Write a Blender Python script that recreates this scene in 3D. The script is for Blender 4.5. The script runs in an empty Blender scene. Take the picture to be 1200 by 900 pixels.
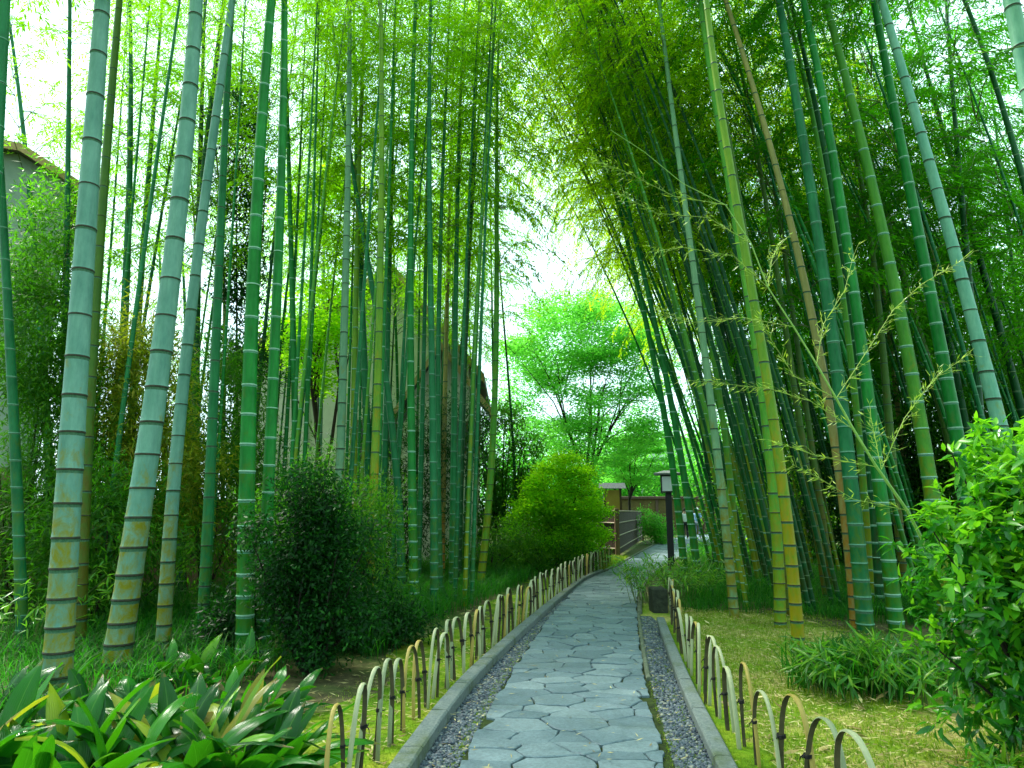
import bpy, math, random
import numpy as np
from mathutils import Vector, Matrix, noise as mnoise

random.seed(7)
RNG = np.random.default_rng(7)
C = bpy.context.scene.collection
SC = bpy.context.scene

# ------------------------------------------------------------------ survey: camera and ground picks
F, EYE = 800.0, 1.5                       # focal length in photo pixels (1200 wide), eye height in metres
TAN = 150.0 / F                           # upward pitch
TH = math.atan(TAN)
CT, ST = math.cos(TH), math.sin(TH)

def ray(px, py):
    u, v = (px - 600.0) / F, (450.0 - py) / F
    return (u, CT - v * ST, ST + v * CT)

def G(px, py, z=0.0):                     # ground point seen at a photo position
    d = ray(px, py)
    t = (z - EYE) / d[2]
    return Vector((d[0] * t, d[1] * t, z))

def P(px, py, Y, k=0.0):                  # point on a plane Y (+ k per metre of height) away
    d = ray(px, py)
    t = (Y + k * EYE) / (d[1] - k * d[2])
    return Vector((d[0] * t, d[1] * t, EYE + d[2] * t))

# ------------------------------------------------------------------ objects
def tag(o, label=None, cat=None, group=None, kind=None):
    if label: o['label'] = label
    if cat: o['category'] = cat
    if group: o['group'] = group
    if kind: o['kind'] = kind
    return o

def empty(name, loc=(0, 0, 0), rz=0.0):
    o = bpy.data.objects.new(name, None)
    C.objects.link(o)
    o.location = loc
    o.rotation_euler = (0, 0, rz)
    o.empty_display_size = 0.2
    return o

def link_mesh(name, me, parent=None, loc=(0, 0, 0)):
    o = bpy.data.objects.new(name, me)
    C.objects.link(o)
    o.parent = parent
    o.location = loc
    return o

def mesh_np(name, V, Fq, mats, smooth=False, mi=None):
    V = np.asarray(V, np.float32).reshape(-1, 3)
    Fq = np.asarray(Fq, np.int32)
    n, k = Fq.shape
    me = bpy.data.meshes.new(name)
    me.vertices.add(len(V)); me.vertices.foreach_set('co', V.ravel())
    me.loops.add(n * k); me.loops.foreach_set('vertex_index', Fq.ravel())
    me.polygons.add(n); me.polygons.foreach_set('loop_start', np.arange(0, n * k, k, dtype=np.int32))
    if smooth: me.polygons.foreach_set('use_smooth', np.ones(n, dtype=bool))
    for m in (mats if isinstance(mats, (list, tuple)) else [mats]): me.materials.append(m)
    if mi is not None: me.polygons.foreach_set('material_index', np.asarray(mi, np.int32))
    me.update(calc_edges=True)
    return me

class MB:
    def __init__(s): s.v = []; s.f = []; s.m = []; s.sm = []
    def add(s, vs, fs, mat=0, smooth=False):
        b = len(s.v)
        s.v += [tuple(v) for v in vs]
        for f in fs:
            s.f.append(tuple(i + b for i in f)); s.m.append(mat); s.sm.append(smooth)
    def box(s, x0, x1, y0, y1, z0, z1, mat=0, mx=None):
        vs = [Vector(v) for v in ((x0,y0,z0),(x1,y0,z0),(x1,y1,z0),(x0,y1,z0),(x0,y0,z1),(x1,y0,z1),(x1,y1,z1),(x0,y1,z1))]
        if mx is not None: vs = [mx @ v for v in vs]
        s.add(vs, [(3,2,1,0),(4,5,6,7),(0,1,5,4),(1,2,6,5),(2,3,7,6),(3,0,4,7)], mat)
    def cbox(s, x0, x1, y0, y1, z0, z1, c=0.006, mat=0, mx=None):      # chamfered top/bottom
        r = [(x0,y0),(x1,y0),(x1,y1),(x0,y1)]; i = [(x0+c,y0+c),(x1-c,y0+c),(x1-c,y1-c),(x0+c,y1-c)]
        vs = [Vector((a,b,z0)) for a,b in i] + [Vector((a,b,z0+c)) for a,b in r] + [Vector((a,b,z1-c)) for a,b in r] + [Vector((a,b,z1)) for a,b in i]
        if mx is not None: vs = [mx @ v for v in vs]
        fs = [(3,2,1,0),(12,13,14,15)]
        for l in range(3):
            for k in range(4):
                fs.append((l*4+k, l*4+(k+1)%4, (l+1)*4+(k+1)%4, (l+1)*4+k))
        s.add(vs, fs, mat)
    def tube(s, pts, rad, n=6, mat=0, cap=True, smooth=True):
        pts = [Vector(p) for p in pts]
        if not hasattr(rad, '__len__'): rad = [rad] * len(pts)
        vs = []
        ref = Vector((0.31, 0.95, 0.05)).normalized()
        for i, p in enumerate(pts):
            t = (pts[min(i+1, len(pts)-1)] - pts[max(i-1, 0)]).normalized()
            a = t.cross(ref)
            if a.length < 1e-3: a = t.cross(Vector((1, 0, 0)))
            a.normalize(); b = t.cross(a)
            for k in range(n):
                q = 2 * math.pi * k / n
                vs.append(p + (a * math.cos(q) + b * math.sin(q)) * rad[i])
        fs = []
        for i in range(len(pts) - 1):
            for k in range(n):
                fs.append((i*n+k, i*n+(k+1) % n, (i+1)*n+(k+1) % n, (i+1)*n+k))
        s.add(vs, fs, mat, smooth)
        if cap:
            s.add(vs[:n], [tuple(range(n))[::-1]], mat); s.add(vs[-n:], [tuple(range(n))], mat)
    def mesh(s, name, mats):
        me = bpy.data.meshes.new(name)
        me.from_pydata(s.v, [], s.f)
        for m in (mats if isinstance(mats, (list, tuple)) else [mats]): me.materials.append(m)
        me.polygons.foreach_set('material_index', s.m)
        me.polygons.foreach_set('use_smooth', s.sm)
        me.update()
        return me
    def build(s, name, mats, parent=None, loc=(0, 0, 0)):
        return link_mesh(name, s.mesh(name, mats), parent, loc)

# ------------------------------------------------------------------ materials
def new_mat(name):
    m = bpy.data.materials.new(name); m.use_nodes = True
    nt = m.node_tree; nt.nodes.clear()
    out = nt.nodes.new('ShaderNodeOutputMaterial')
    return m, nt, out

def N(nt, t, **kw):
    n = nt.nodes.new(t)
    for k, v in kw.items():
        if k.startswith('i_'): n.inputs[k[2:].replace('_', ' ')].default_value = v
        else: setattr(n, k, v)
    return n

def ramp(nt, fac, stops, interp='LINEAR'):
    r = nt.nodes.new('ShaderNodeValToRGB'); r.color_ramp.interpolation = interp
    el = r.color_ramp.elements
    while len(el) < len(stops): el.new(0.5)
    for e, (p, c) in zip(el, stops):
        e.position = p; e.color = (c[0], c[1], c[2], 1)
    nt.links.new(fac, r.inputs['Fac'])
    return r.outputs['Color']

def noise(nt, scale, detail=4, rough=0.6, coord='Object', dist=0.0, sc=None):
    tc = nt.nodes.new('ShaderNodeTexCoord')
    n = N(nt, 'ShaderNodeTexNoise'); n.inputs['Scale'].default_value = scale
    n.inputs['Detail'].default_value = detail; n.inputs['Roughness'].default_value = rough
    n.inputs['Distortion'].default_value = dist
    src = tc.outputs[coord]
    if sc:
        mp = N(nt, 'ShaderNodeMapping'); mp.inputs['Scale'].default_value = sc
        nt.links.new(src, mp.inputs['Vector']); src = mp.outputs['Vector']
    nt.links.new(src, n.inputs['Vector'])
    return n.outputs['Fac']

def mix(nt, fac, a, b, typ='MIX'):
    m = N(nt, 'ShaderNodeMix', data_type='RGBA', blend_type=typ)
    for s, v in ((m.inputs[0], fac), (m.inputs[6], a), (m.inputs[7], b)):
        if hasattr(v, 'is_linked') or hasattr(v, 'links'): nt.links.new(v, s)
        elif isinstance(v, (int, float)): s.default_value = v
        else: s.default_value = (v[0], v[1], v[2], 1)
    return m.outputs[2]

def math_n(nt, op, a, b=0.0, c=None):
    m = N(nt, 'ShaderNodeMath', operation=op)
    for s, v in zip(m.inputs, (a, b, c)):
        if v is None: continue
        if isinstance(v, (int, float)): s.default_value = v
        else: nt.links.new(v, s)
    return m.outputs[0]

def pbsdf(nt, out, col, rough=0.6, spec=0.4, bump=None, bs=0.3, bd=0.02):
    b = N(nt, 'ShaderNodeBsdfPrincipled')
    if isinstance(col, tuple): b.inputs['Base Color'].default_value = (*col, 1)
    else: nt.links.new(col, b.inputs['Base Color'])
    if isinstance(rough, (int, float)): b.inputs['Roughness'].default_value = rough
    else: nt.links.new(rough, b.inputs['Roughness'])
    b.inputs['Specular IOR Level'].default_value = spec
    if bump is not None:
        bn = N(nt, 'ShaderNodeBump'); bn.inputs['Strength'].default_value = bs; bn.inputs['Distance'].default_value = bd
        nt.links.new(bump, bn.inputs['Height']); nt.links.new(bn.outputs['Normal'], b.inputs['Normal'])
    nt.links.new(b.outputs[0], out.inputs['Surface'])
    return b

def simple(name, c1, c2, scale=8, rough=0.7, spec=0.3, bs=0.3, bd=0.01, sc=None, detail=5):
    m, nt, out = new_mat(name)
    n = noise(nt, scale, detail, 0.65, sc=sc)
    col = ramp(nt, n, [(0.3, c1), (0.7, c2)])
    pbsdf(nt, out, col, rough, spec, n, bs, bd)
    return m

def leaf_mat(name, stops, trans=(0.2, 0.5, 0.03), tw=0.45, rough=0.45, spec=0.35, vein=False):
    m, nt, out = new_mat(name)
    g = N(nt, 'ShaderNodeNewGeometry')
    col = ramp(nt, g.outputs['Random Per Island'], stops)
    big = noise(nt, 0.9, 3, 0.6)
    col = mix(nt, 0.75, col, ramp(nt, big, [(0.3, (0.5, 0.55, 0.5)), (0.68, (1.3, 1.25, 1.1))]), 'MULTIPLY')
    b = N(nt, 'ShaderNodeBsdfPrincipled')
    if vein:                                   # parallel veins and a pale midrib, from the leaf's own UV
        tc = nt.nodes.new('ShaderNodeTexCoord'); sp_ = N(nt, 'ShaderNodeSeparateXYZ'); nt.links.new(tc.outputs['UV'], sp_.inputs[0])
        wv = math_n(nt, 'SINE', math_n(nt, 'MULTIPLY', sp_.outputs['X'], 75.0))
        mid_ = math_n(nt, 'ABSOLUTE', math_n(nt, 'SUBTRACT', sp_.outputs['X'], 0.5))
        col = mix(nt, 0.55, col, ramp(nt, math_n(nt, 'MULTIPLY_ADD', wv, .5, .5), [(0, (.74, .78, .74)), (1, (1.22, 1.16, 1.1))]), 'MULTIPLY')
        col = mix(nt, ramp(nt, mid_, [(0.0, (.55,)*3), (0.035, (0, 0, 0))]), col, (0.10, 0.26, 0.03))
        tip_ = math_n(nt, 'ADD', sp_.outputs['Y'], math_n(nt, 'MULTIPLY_ADD', noise(nt, 30, 4), .5, -.25))
        col = mix(nt, ramp(nt, tip_, [(0.93, (0, 0, 0)), (1.04, (.9, .9, .9))]), col, (0.16, 0.10, 0.03))
        bn = N(nt, 'ShaderNodeBump'); bn.inputs['Strength'].default_value = .25; bn.inputs['Distance'].default_value = .004
        nt.links.new(wv, bn.inputs['Height']); nt.links.new(bn.outputs['Normal'], b.inputs['Normal'])
    nt.links.new(col, b.inputs['Base Color'])
    b.inputs['Roughness'].default_value = rough; b.inputs['Specular IOR Level'].default_value = spec
    t = N(nt, 'ShaderNodeBsdfTranslucent')
    tc = mix(nt, 0.6, trans, ramp(nt, g.outputs['Random Per Island'], [(0.0, (trans[0]*.6, trans[1]*.7, trans[2])), (1.0, (trans[0]*1.35, trans[1]*1.15, trans[2]))]))
    nt.links.new(tc, t.inputs['Color'])
    mx = N(nt, 'ShaderNodeMixShader'); mx.inputs[0].default_value = tw
    nt.links.new(b.outputs[0], mx.inputs[1]); nt.links.new(t.outputs[0], mx.inputs[2])
    nt.links.new(mx.outputs[0], out.inputs['Surface'])
    return m

def culm_mat(name, a, b, blotch, amount, top=6.0, rough=0.42):
    """a/b: the culm's own two tones; blotch: lichen and weathering, thickest at the foot."""
    m, nt, out = new_mat(name)
    oi = N(nt, 'ShaderNodeObjectInfo'); tc = N(nt, 'ShaderNodeTexCoord')
    sep = N(nt, 'ShaderNodeSeparateXYZ'); nt.links.new(tc.outputs['Object'], sep.inputs[0])
    n1 = noise(nt, 5.0, 5, 0.65, sc=(1.6, 1.6, 0.5))
    n2 = noise(nt, 38.0, 4, 0.7, sc=(1, 1, 0.3))
    n3 = noise(nt, 7.0, 6, 0.72, dist=0.4, sc=(1, 1, 0.6))
    base = ramp(nt, n1, [(0.32, a), (0.68, b)])
    base = mix(nt, 0.55, base, ramp(nt, n2, [(0.3, (0.78, 0.8, 0.8)), (0.7, (1.18, 1.15, 1.12))]), 'MULTIPLY')
    n4 = noise(nt, 22.0, 5, 0.75, sc=(1, 1, 0.06))
    base = mix(nt, 0.5, base, ramp(nt, n4, [(0.3, (0.66, 0.72, 0.70)), (0.5, (1, 1, 1)), (0.72, (1.3, 1.26, 1.2))]), 'MULTIPLY')
    base = mix(nt, 0.8, base, ramp(nt, oi.outputs['Random'], [(0, (0.78, 0.82, 0.86)), (0.5, (1, 1, 1)), (1, (1.2, 1.15, 1.0))]), 'MULTIPLY')
    h = math_n(nt, 'DIVIDE', sep.outputs['Z'], top)
    h = math_n(nt, 'SUBTRACT', 1.0, h)
    h = math_n(nt, 'MULTIPLY', h, amount)
    f = math_n(nt, 'ADD', n3, h)
    f = math_n(nt, 'MULTIPLY_ADD', f, 5.0, -3.5); f.node.use_clamp = True
    col = mix(nt, f, base, mix(nt, n2, (blotch[0]*0.95, blotch[1]*1.1, blotch[2]), (blotch[0]*0.72, blotch[1]*0.68, blotch[2]*0.7)))
    pbsdf(nt, out, col, rough, 0.16, n2, 0.2, 0.004)
    return m

M = {}
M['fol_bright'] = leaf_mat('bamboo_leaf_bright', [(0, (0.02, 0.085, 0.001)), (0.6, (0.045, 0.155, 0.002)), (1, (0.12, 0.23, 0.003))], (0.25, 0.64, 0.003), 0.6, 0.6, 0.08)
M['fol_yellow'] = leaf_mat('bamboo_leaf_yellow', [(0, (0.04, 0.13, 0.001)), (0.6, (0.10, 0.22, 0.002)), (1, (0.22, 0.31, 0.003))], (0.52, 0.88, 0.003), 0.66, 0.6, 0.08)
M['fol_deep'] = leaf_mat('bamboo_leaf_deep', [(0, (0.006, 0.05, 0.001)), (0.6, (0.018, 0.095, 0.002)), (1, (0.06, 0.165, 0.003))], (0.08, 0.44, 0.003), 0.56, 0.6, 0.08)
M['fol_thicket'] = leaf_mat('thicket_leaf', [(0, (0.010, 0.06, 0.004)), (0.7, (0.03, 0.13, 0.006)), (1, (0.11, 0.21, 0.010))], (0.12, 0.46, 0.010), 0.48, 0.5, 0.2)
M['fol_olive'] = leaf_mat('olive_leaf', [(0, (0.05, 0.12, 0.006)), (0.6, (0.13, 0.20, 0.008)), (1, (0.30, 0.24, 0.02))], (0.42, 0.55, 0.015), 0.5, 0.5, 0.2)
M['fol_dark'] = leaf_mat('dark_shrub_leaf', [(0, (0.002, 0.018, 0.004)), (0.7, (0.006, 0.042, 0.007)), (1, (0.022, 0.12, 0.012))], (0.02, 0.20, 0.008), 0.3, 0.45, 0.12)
M['fol_maple'] = leaf_mat('maple_leaf', [(0, (0.02, 0.15, 0.015)), (0.6, (0.05, 0.24, 0.024)), (1, (0.12, 0.33, 0.024))], (0.20, 0.76, 0.06), 0.58, 0.5, 0.1)  # paler leaf colour stands in for haze over the far trees
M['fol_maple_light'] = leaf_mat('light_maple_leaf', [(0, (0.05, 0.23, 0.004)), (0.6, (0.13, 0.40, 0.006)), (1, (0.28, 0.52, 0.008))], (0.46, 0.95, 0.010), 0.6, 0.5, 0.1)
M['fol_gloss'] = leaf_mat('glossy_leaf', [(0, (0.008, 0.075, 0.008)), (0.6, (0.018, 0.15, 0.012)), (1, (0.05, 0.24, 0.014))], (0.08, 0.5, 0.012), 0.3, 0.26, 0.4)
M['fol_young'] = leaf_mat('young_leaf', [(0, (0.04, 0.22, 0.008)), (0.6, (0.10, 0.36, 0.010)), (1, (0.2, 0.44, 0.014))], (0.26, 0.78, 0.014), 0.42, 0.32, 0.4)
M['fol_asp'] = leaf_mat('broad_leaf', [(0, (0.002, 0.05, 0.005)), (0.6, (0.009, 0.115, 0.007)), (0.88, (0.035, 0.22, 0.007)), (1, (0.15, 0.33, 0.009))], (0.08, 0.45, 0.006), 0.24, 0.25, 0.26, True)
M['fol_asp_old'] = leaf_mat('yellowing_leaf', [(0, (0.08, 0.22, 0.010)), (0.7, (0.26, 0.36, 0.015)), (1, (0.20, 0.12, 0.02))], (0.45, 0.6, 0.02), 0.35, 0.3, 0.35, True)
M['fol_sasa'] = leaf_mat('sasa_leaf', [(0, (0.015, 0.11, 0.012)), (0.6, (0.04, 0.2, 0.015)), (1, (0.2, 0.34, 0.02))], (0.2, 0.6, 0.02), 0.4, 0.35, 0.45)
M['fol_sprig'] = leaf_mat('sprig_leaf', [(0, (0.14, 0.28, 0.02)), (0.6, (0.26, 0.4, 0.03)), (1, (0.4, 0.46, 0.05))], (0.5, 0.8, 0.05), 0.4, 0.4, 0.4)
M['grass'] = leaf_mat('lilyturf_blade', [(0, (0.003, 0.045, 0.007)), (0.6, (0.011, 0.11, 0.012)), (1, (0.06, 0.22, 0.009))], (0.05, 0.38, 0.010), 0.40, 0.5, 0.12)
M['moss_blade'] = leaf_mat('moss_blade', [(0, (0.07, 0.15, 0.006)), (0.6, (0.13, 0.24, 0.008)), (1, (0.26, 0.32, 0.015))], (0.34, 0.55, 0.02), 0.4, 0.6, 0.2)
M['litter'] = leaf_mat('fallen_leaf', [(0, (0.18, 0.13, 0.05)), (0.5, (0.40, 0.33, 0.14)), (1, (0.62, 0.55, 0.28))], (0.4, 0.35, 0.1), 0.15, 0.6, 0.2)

M['c_pale'] = culm_mat('culm_pale', (0.095, 0.245, 0.18), (0.17, 0.345, 0.26), (0.21, 0.20, 0.008), 0.38, 4.2, 0.5)
M['c_paletop'] = culm_mat('culm_pale_blue', (0.085, 0.27, 0.19), (0.16, 0.36, 0.25), (0.25, 0.27, 0.008), 0.36, 5.0, 0.5)
M['c_dusty'] = culm_mat('culm_dusty', (0.08, 0.20, 0.11), (0.14, 0.27, 0.14), (0.19, 0.17, 0.012), 0.38, 5.0)
M['c_green'] = culm_mat('culm_green', (0.002, 0.10, 0.012), (0.010, 0.18, 0.026), (0.05, 0.14, 0.003), 0.34, 5.0)
M['c_blue'] = culm_mat('culm_bluegreen', (0.003, 0.09, 0.026), (0.014, 0.16, 0.05), (0.06, 0.13, 0.004), 0.30, 5.0)
M['c_dark'] = culm_mat('culm_dark', (0.002, 0.048, 0.010), (0.006, 0.085, 0.018), (0.03, 0.05, 0.004), 0.28, 5.0)
M['c_yellow'] = culm_mat('culm_yellow', (0.07, 0.19, 0.010), (0.14, 0.25, 0.012), (0.28, 0.22, 0.004), 0.42, 6.0)
M['c_lime'] = culm_mat('culm_lime', (0.035, 0.18, 0.015), (0.08, 0.26, 0.02), (0.18, 0.21, 0.006), 0.40, 6.0)
M['c_tan'] = culm_mat('culm_tan', (0.20, 0.20, 0.06), (0.29, 0.25, 0.07), (0.30, 0.14, 0.015), 0.40, 5.0)
M['c_brown'] = culm_mat('culm_brown', (0.03, 0.095, 0.012), (0.06, 0.125, 0.014), (0.10, 0.09, 0.008), 0.38, 6.0)
M['ring_dark'] = simple('node_ring_dark', (0.012, 0.018, 0.010), (0.045, 0.045, 0.022), 30, 0.7)
M['ring_pale'] = simple('node_ring_pale', (0.17, 0.36, 0.24), (0.30, 0.48, 0.35), 30, 0.7)
M['ring_soft'] = simple('node_ring_soft', (0.06, 0.20, 0.12), (0.14, 0.30, 0.2), 30, 0.7)
M['ring_mid'] = simple('node_ring_mid', (0.09, 0.16, 0.07), (0.16, 0.24, 0.11), 30, 0.7)
M['bloom'] = simple('powder_ring', (0.05, 0.20, 0.11), (0.13, 0.30, 0.19), 60, 0.8, 0.1)
M['soot'] = simple('sooty_ring', (0.03, 0.10, 0.055), (0.09, 0.19, 0.11), 60, 0.8, 0.1)
M['twig'] = simple('bamboo_twig', (0.05, 0.10, 0.02), (0.11, 0.16, 0.03), 10)
M['bark'] = simple('bark', (0.02, 0.014, 0.009), (0.06, 0.045, 0.03), 14, 0.85, 0.2, 0.6, 0.02, (1, 1, 0.2))
M['bark_dark'] = simple('bark_dark', (0.012, 0.010, 0.008), (0.03, 0.025, 0.018), 14, 0.85, 0.2, 0.6, 0.02, (1, 1, 0.2))

# ------------------------------------------------------------------ leaf geometry (numpy)
def nrm(a):
    return a / np.maximum(np.linalg.norm(a, axis=-1, keepdims=True), 1e-9)

def leaf_arrays(Pt, D, U, L, W, fold=0.0, mid=0.42):
    """diamond leaves: base, left, tip, right (+ a keel when fold > 0)"""
    D = nrm(D); S = nrm(np.cross(D, U)); U = np.cross(S, D)
    L = np.asarray(L).reshape(-1, 1); W = np.asarray(W).reshape(-1, 1)
    n = len(Pt)
    if fold <= 0:
        V = np.stack([Pt, Pt + D*L*mid - S*W*.5, Pt + D*L, Pt + D*L*mid + S*W*.5], 1)
        Fq = np.arange(n*4).reshape(n, 4)
        return V.reshape(-1, 3), Fq
    dr = -U * L * 0.16                                     # the tip hangs a little
    V = np.stack([Pt, Pt + D*L*.3 - S*W*.46 + U*W*fold, Pt + D*L*.66 - S*W*.38 + U*W*fold + dr*.45, Pt + D*L + dr,
                  Pt + D*L*.66 + S*W*.38 + U*W*fold + dr*.45, Pt + D*L*.3 + S*W*.46 + U*W*fold,
                  Pt + D*L*.3, Pt + D*L*.66 + dr*.4], 1)
    b = (np.arange(n) * 8)[:, None]
    quads = np.array([[0, 1, 6, 0], [1, 2, 7, 6], [2, 3, 7, 2], [0, 6, 5, 0], [6, 7, 4, 5], [7, 3, 4, 7]])
    # triangles are written as quads through an extra midpoint-free split: use only proper quads
    quads = np.array([[0, 1, 2, 7], [2, 3, 4, 7], [0, 7, 4, 5]])
    Fq = (b[:, :, None] + quads[None]).reshape(-1, 4)
    return V.reshape(-1, 3), Fq

def rand_dir(n, zlo=-1.0, zhi=1.0):
    z = RNG.uniform(zlo, zhi, n); a = RNG.uniform(0, 2*np.pi, n); r = np.sqrt(np.maximum(0, 1 - z*z))
    return np.stack([r*np.cos(a), r*np.sin(a), z], 1)

def join_arrays(parts):
    Vs, Fs, o = [], [], 0
    for V, Fq in parts:
        Vs.append(V); Fs.append(Fq + o); o += len(V)
    return np.concatenate(Vs), np.concatenate(Fs)

# ------------------------------------------------------------------ bamboo crowns (shared meshes, 6.5 m long)
CROWN_L = 6.5
def make_crown(seed, dens=1.0, reach=1.0):
    global RNG
    RNG = np.random.default_rng(seed)
    tw = MB(); tw.tube([(0, 0, CROWN_L*i/12) for i in range(13)], .006, 3, cap=False)
    Pl, Dl, Ul, Ll, Wl = [], [], [], [], []
    z, az = 0.0, RNG.uniform(0, 6.28)
    while z < CROWN_L * 0.97:
        q = z / CROWN_L
        Lm = reach * (0.75 + 1.05 * math.sin(math.pi * min(1, q * 0.8 + 0.18))) * (1 - 0.55 * q * q)
        for j in range(2):
            a = az + j * 1.0 + RNG.uniform(-.4, .4)
            L = Lm * RNG.uniform(0.65, 1.2)
            o = np.array([math.cos(a), math.sin(a), 0]); sd = np.array([-o[1], o[0], 0])
            up, dr = RNG.uniform(0.45, 0.8), RNG.uniform(0.55, 0.95)
            bend = RNG.uniform(-.25, .25)
            def bp(s): return np.array([0, 0, z]) + o * L * s * 0.85 + sd * bend * L * s * s + np.array([0, 0, 1]) * L * (up * s - dr * s * s)
            ss = np.linspace(0, 1, 6)
            tw.tube([bp(s) for s in ss], [0.009 - 0.007*s for s in ss], 3, cap=False)
            nt_ = max(3, int(9 * dens * L))
            for t in range(nt_):
                s0 = 0.22 + 0.78 * (t + RNG.uniform(0, 1)) / nt_
                p0 = bp(s0); d0 = bp(min(1.02, s0 + 0.05)) - bp(s0 - 0.02); d0 = d0 / np.linalg.norm(d0)
                sg = 1 if t % 2 else -1
                td = d0 * 0.7 + sd * sg * RNG.uniform(.3, .9) + np.array([0, 0, RNG.uniform(-.45, .15)])
                td /= np.linalg.norm(td)
                tl = RNG.uniform(0.18, 0.42)
                nl = int(RNG.integers(7, 11))
                u = np.linspace(0.15, 1, nl)
                pp = p0 + td * (tl * u)[:, None] + np.array([0, 0, -0.25]) * (tl * u * u)[:, None]
                ls = np.where(np.arange(nl) % 2 == 0, 1, -1)[:, None]
                sv = np.cross(td, [0, 0, 1.0]); sv /= max(np.linalg.norm(sv), 1e-6)
                dd = td * 0.8 + sv * ls * RNG.uniform(.35, .9, (nl, 1)) + np.array([0, 0, 1]) * RNG.uniform(-.7, .05, (nl, 1))
                Pl.append(pp); Dl.append(dd); Ul.append(np.array([0, 0, 1.0]) + RNG.normal(0, .45, (nl, 3)))
                Ll.append(RNG.uniform(.06, .115, nl)); Wl.append(RNG.uniform(.018, .030, nl))
        az += 2.4 + RNG.uniform(-.3, .3)
        z += RNG.uniform(.28, .40)
    V, Fq = leaf_arrays(np.concatenate(Pl), np.concatenate(Dl), np.concatenate(Ul), np.concatenate(Ll), np.concatenate(Wl))
    return V, Fq, tw

CROWNS = {}
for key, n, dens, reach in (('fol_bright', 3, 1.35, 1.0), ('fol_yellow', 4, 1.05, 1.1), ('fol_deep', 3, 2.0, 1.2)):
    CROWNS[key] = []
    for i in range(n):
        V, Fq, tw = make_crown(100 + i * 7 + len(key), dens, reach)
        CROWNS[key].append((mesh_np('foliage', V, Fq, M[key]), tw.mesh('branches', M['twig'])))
RNG = np.random.default_rng(21)

# ------------------------------------------------------------------ one culm
def culm_mesh(xs, ys, zs_fn, H, r0, cm, rm, sides=12, rt=0.22):
    """xs/ys: functions of height giving the bend, local to the foot"""
    mb_v, mb_f, mi = [], [], []
    rings = []
    z = -0.12
    rad = lambda q: r0 * (1.0 - (1 - rt) * (max(q, 0) / H) ** 1.05) * (1 + 0.10 * max(0, 0.5 - q))
    zi = 0.02 + random.uniform(0, .12)
    nodes = []
    k = 0
    while zi < H:
        nodes.append(zi)
        zi += min(0.40, 0.15 + 0.018 * k) * random.uniform(.93, 1.07) * (0.75 + 2.6 * r0) * 1.05
        k += 1
    prof = [(-0.12, 1.0, 0)]
    for a in nodes:
        e = max(0.006, min(0.016, 0.13 * rad(a)))
        prof += [(a - 2.6*e, 0.985, 2 if random.random() < .8 else 0), (a - 0.7*e, 1.015, 0), (a - 0.25*e, 1.075, 1), (a + 0.25*e, 1.06, 1), (a + 0.8*e, 1.03, 0), (a + 3*e, 1.0, 0)]
    prof.append((H, 0.6, 0))
    prof = sorted(prof)
    V, Fq, MI = [], [], []
    for (zz, s, m) in prof:
        R = rad(zz) * s
        for j in range(sides):
            q = 2*math.pi*j/sides
            V.append((xs(zz) + R*math.cos(q), ys(zz) + R*math.sin(q), zz))
    for i in range(len(prof) - 1):
        mm = 2 if prof[i][2] == 2 else 1 if prof[i][2] == 1 or prof[i+1][2] == 1 else 0
        for j in range(sides):
            Fq.append((i*sides+j, i*sides+(j+1) % sides, (i+1)*sides+(j+1) % sides, (i+1)*sides+j)); MI.append(mm)
    return mesh_np('culm', V, Fq, [M[cm], M[rm], M['soot' if rm in ('ring_dark', 'ring_soft', 'ring_mid') else 'bloom']], True, MI)

def add_crown(root, xs, ys, zc, H, fol, idx=None, spin=None):
    lib = CROWNS[fol]
    fm, tm = lib[random.randrange(len(lib)) if idx is None else idx]
    a = Vector((xs(zc), ys(zc), zc)); b = Vector((xs(H), ys(H), H)); d = b - a
    s = d.length * 1.04 / CROWN_L
    q = Vector((0, 0, 1)).rotation_difference(d.normalized())
    mx = Matrix.Translation(a) @ q.to_matrix().to_4x4() @ Matrix.Rotation(random.uniform(0, 6.28) if spin is None else spin, 4, 'Z') @ Matrix.Scale(s, 4)
    for nm, me in (('foliage', fm), ('branches', tm)):
        o = link_mesh(nm, me, root); o.matrix_local = mx
    return mx

RING = dict(c_dusty='ring_dark', c_pale='ring_dark', c_paletop='ring_dark', c_green='ring_pale', c_blue='ring_soft', c_dark='ring_mid', c_yellow='ring_dark', c_lime='ring_pale', c_tan='ring_dark', c_brown='ring_dark')

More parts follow.
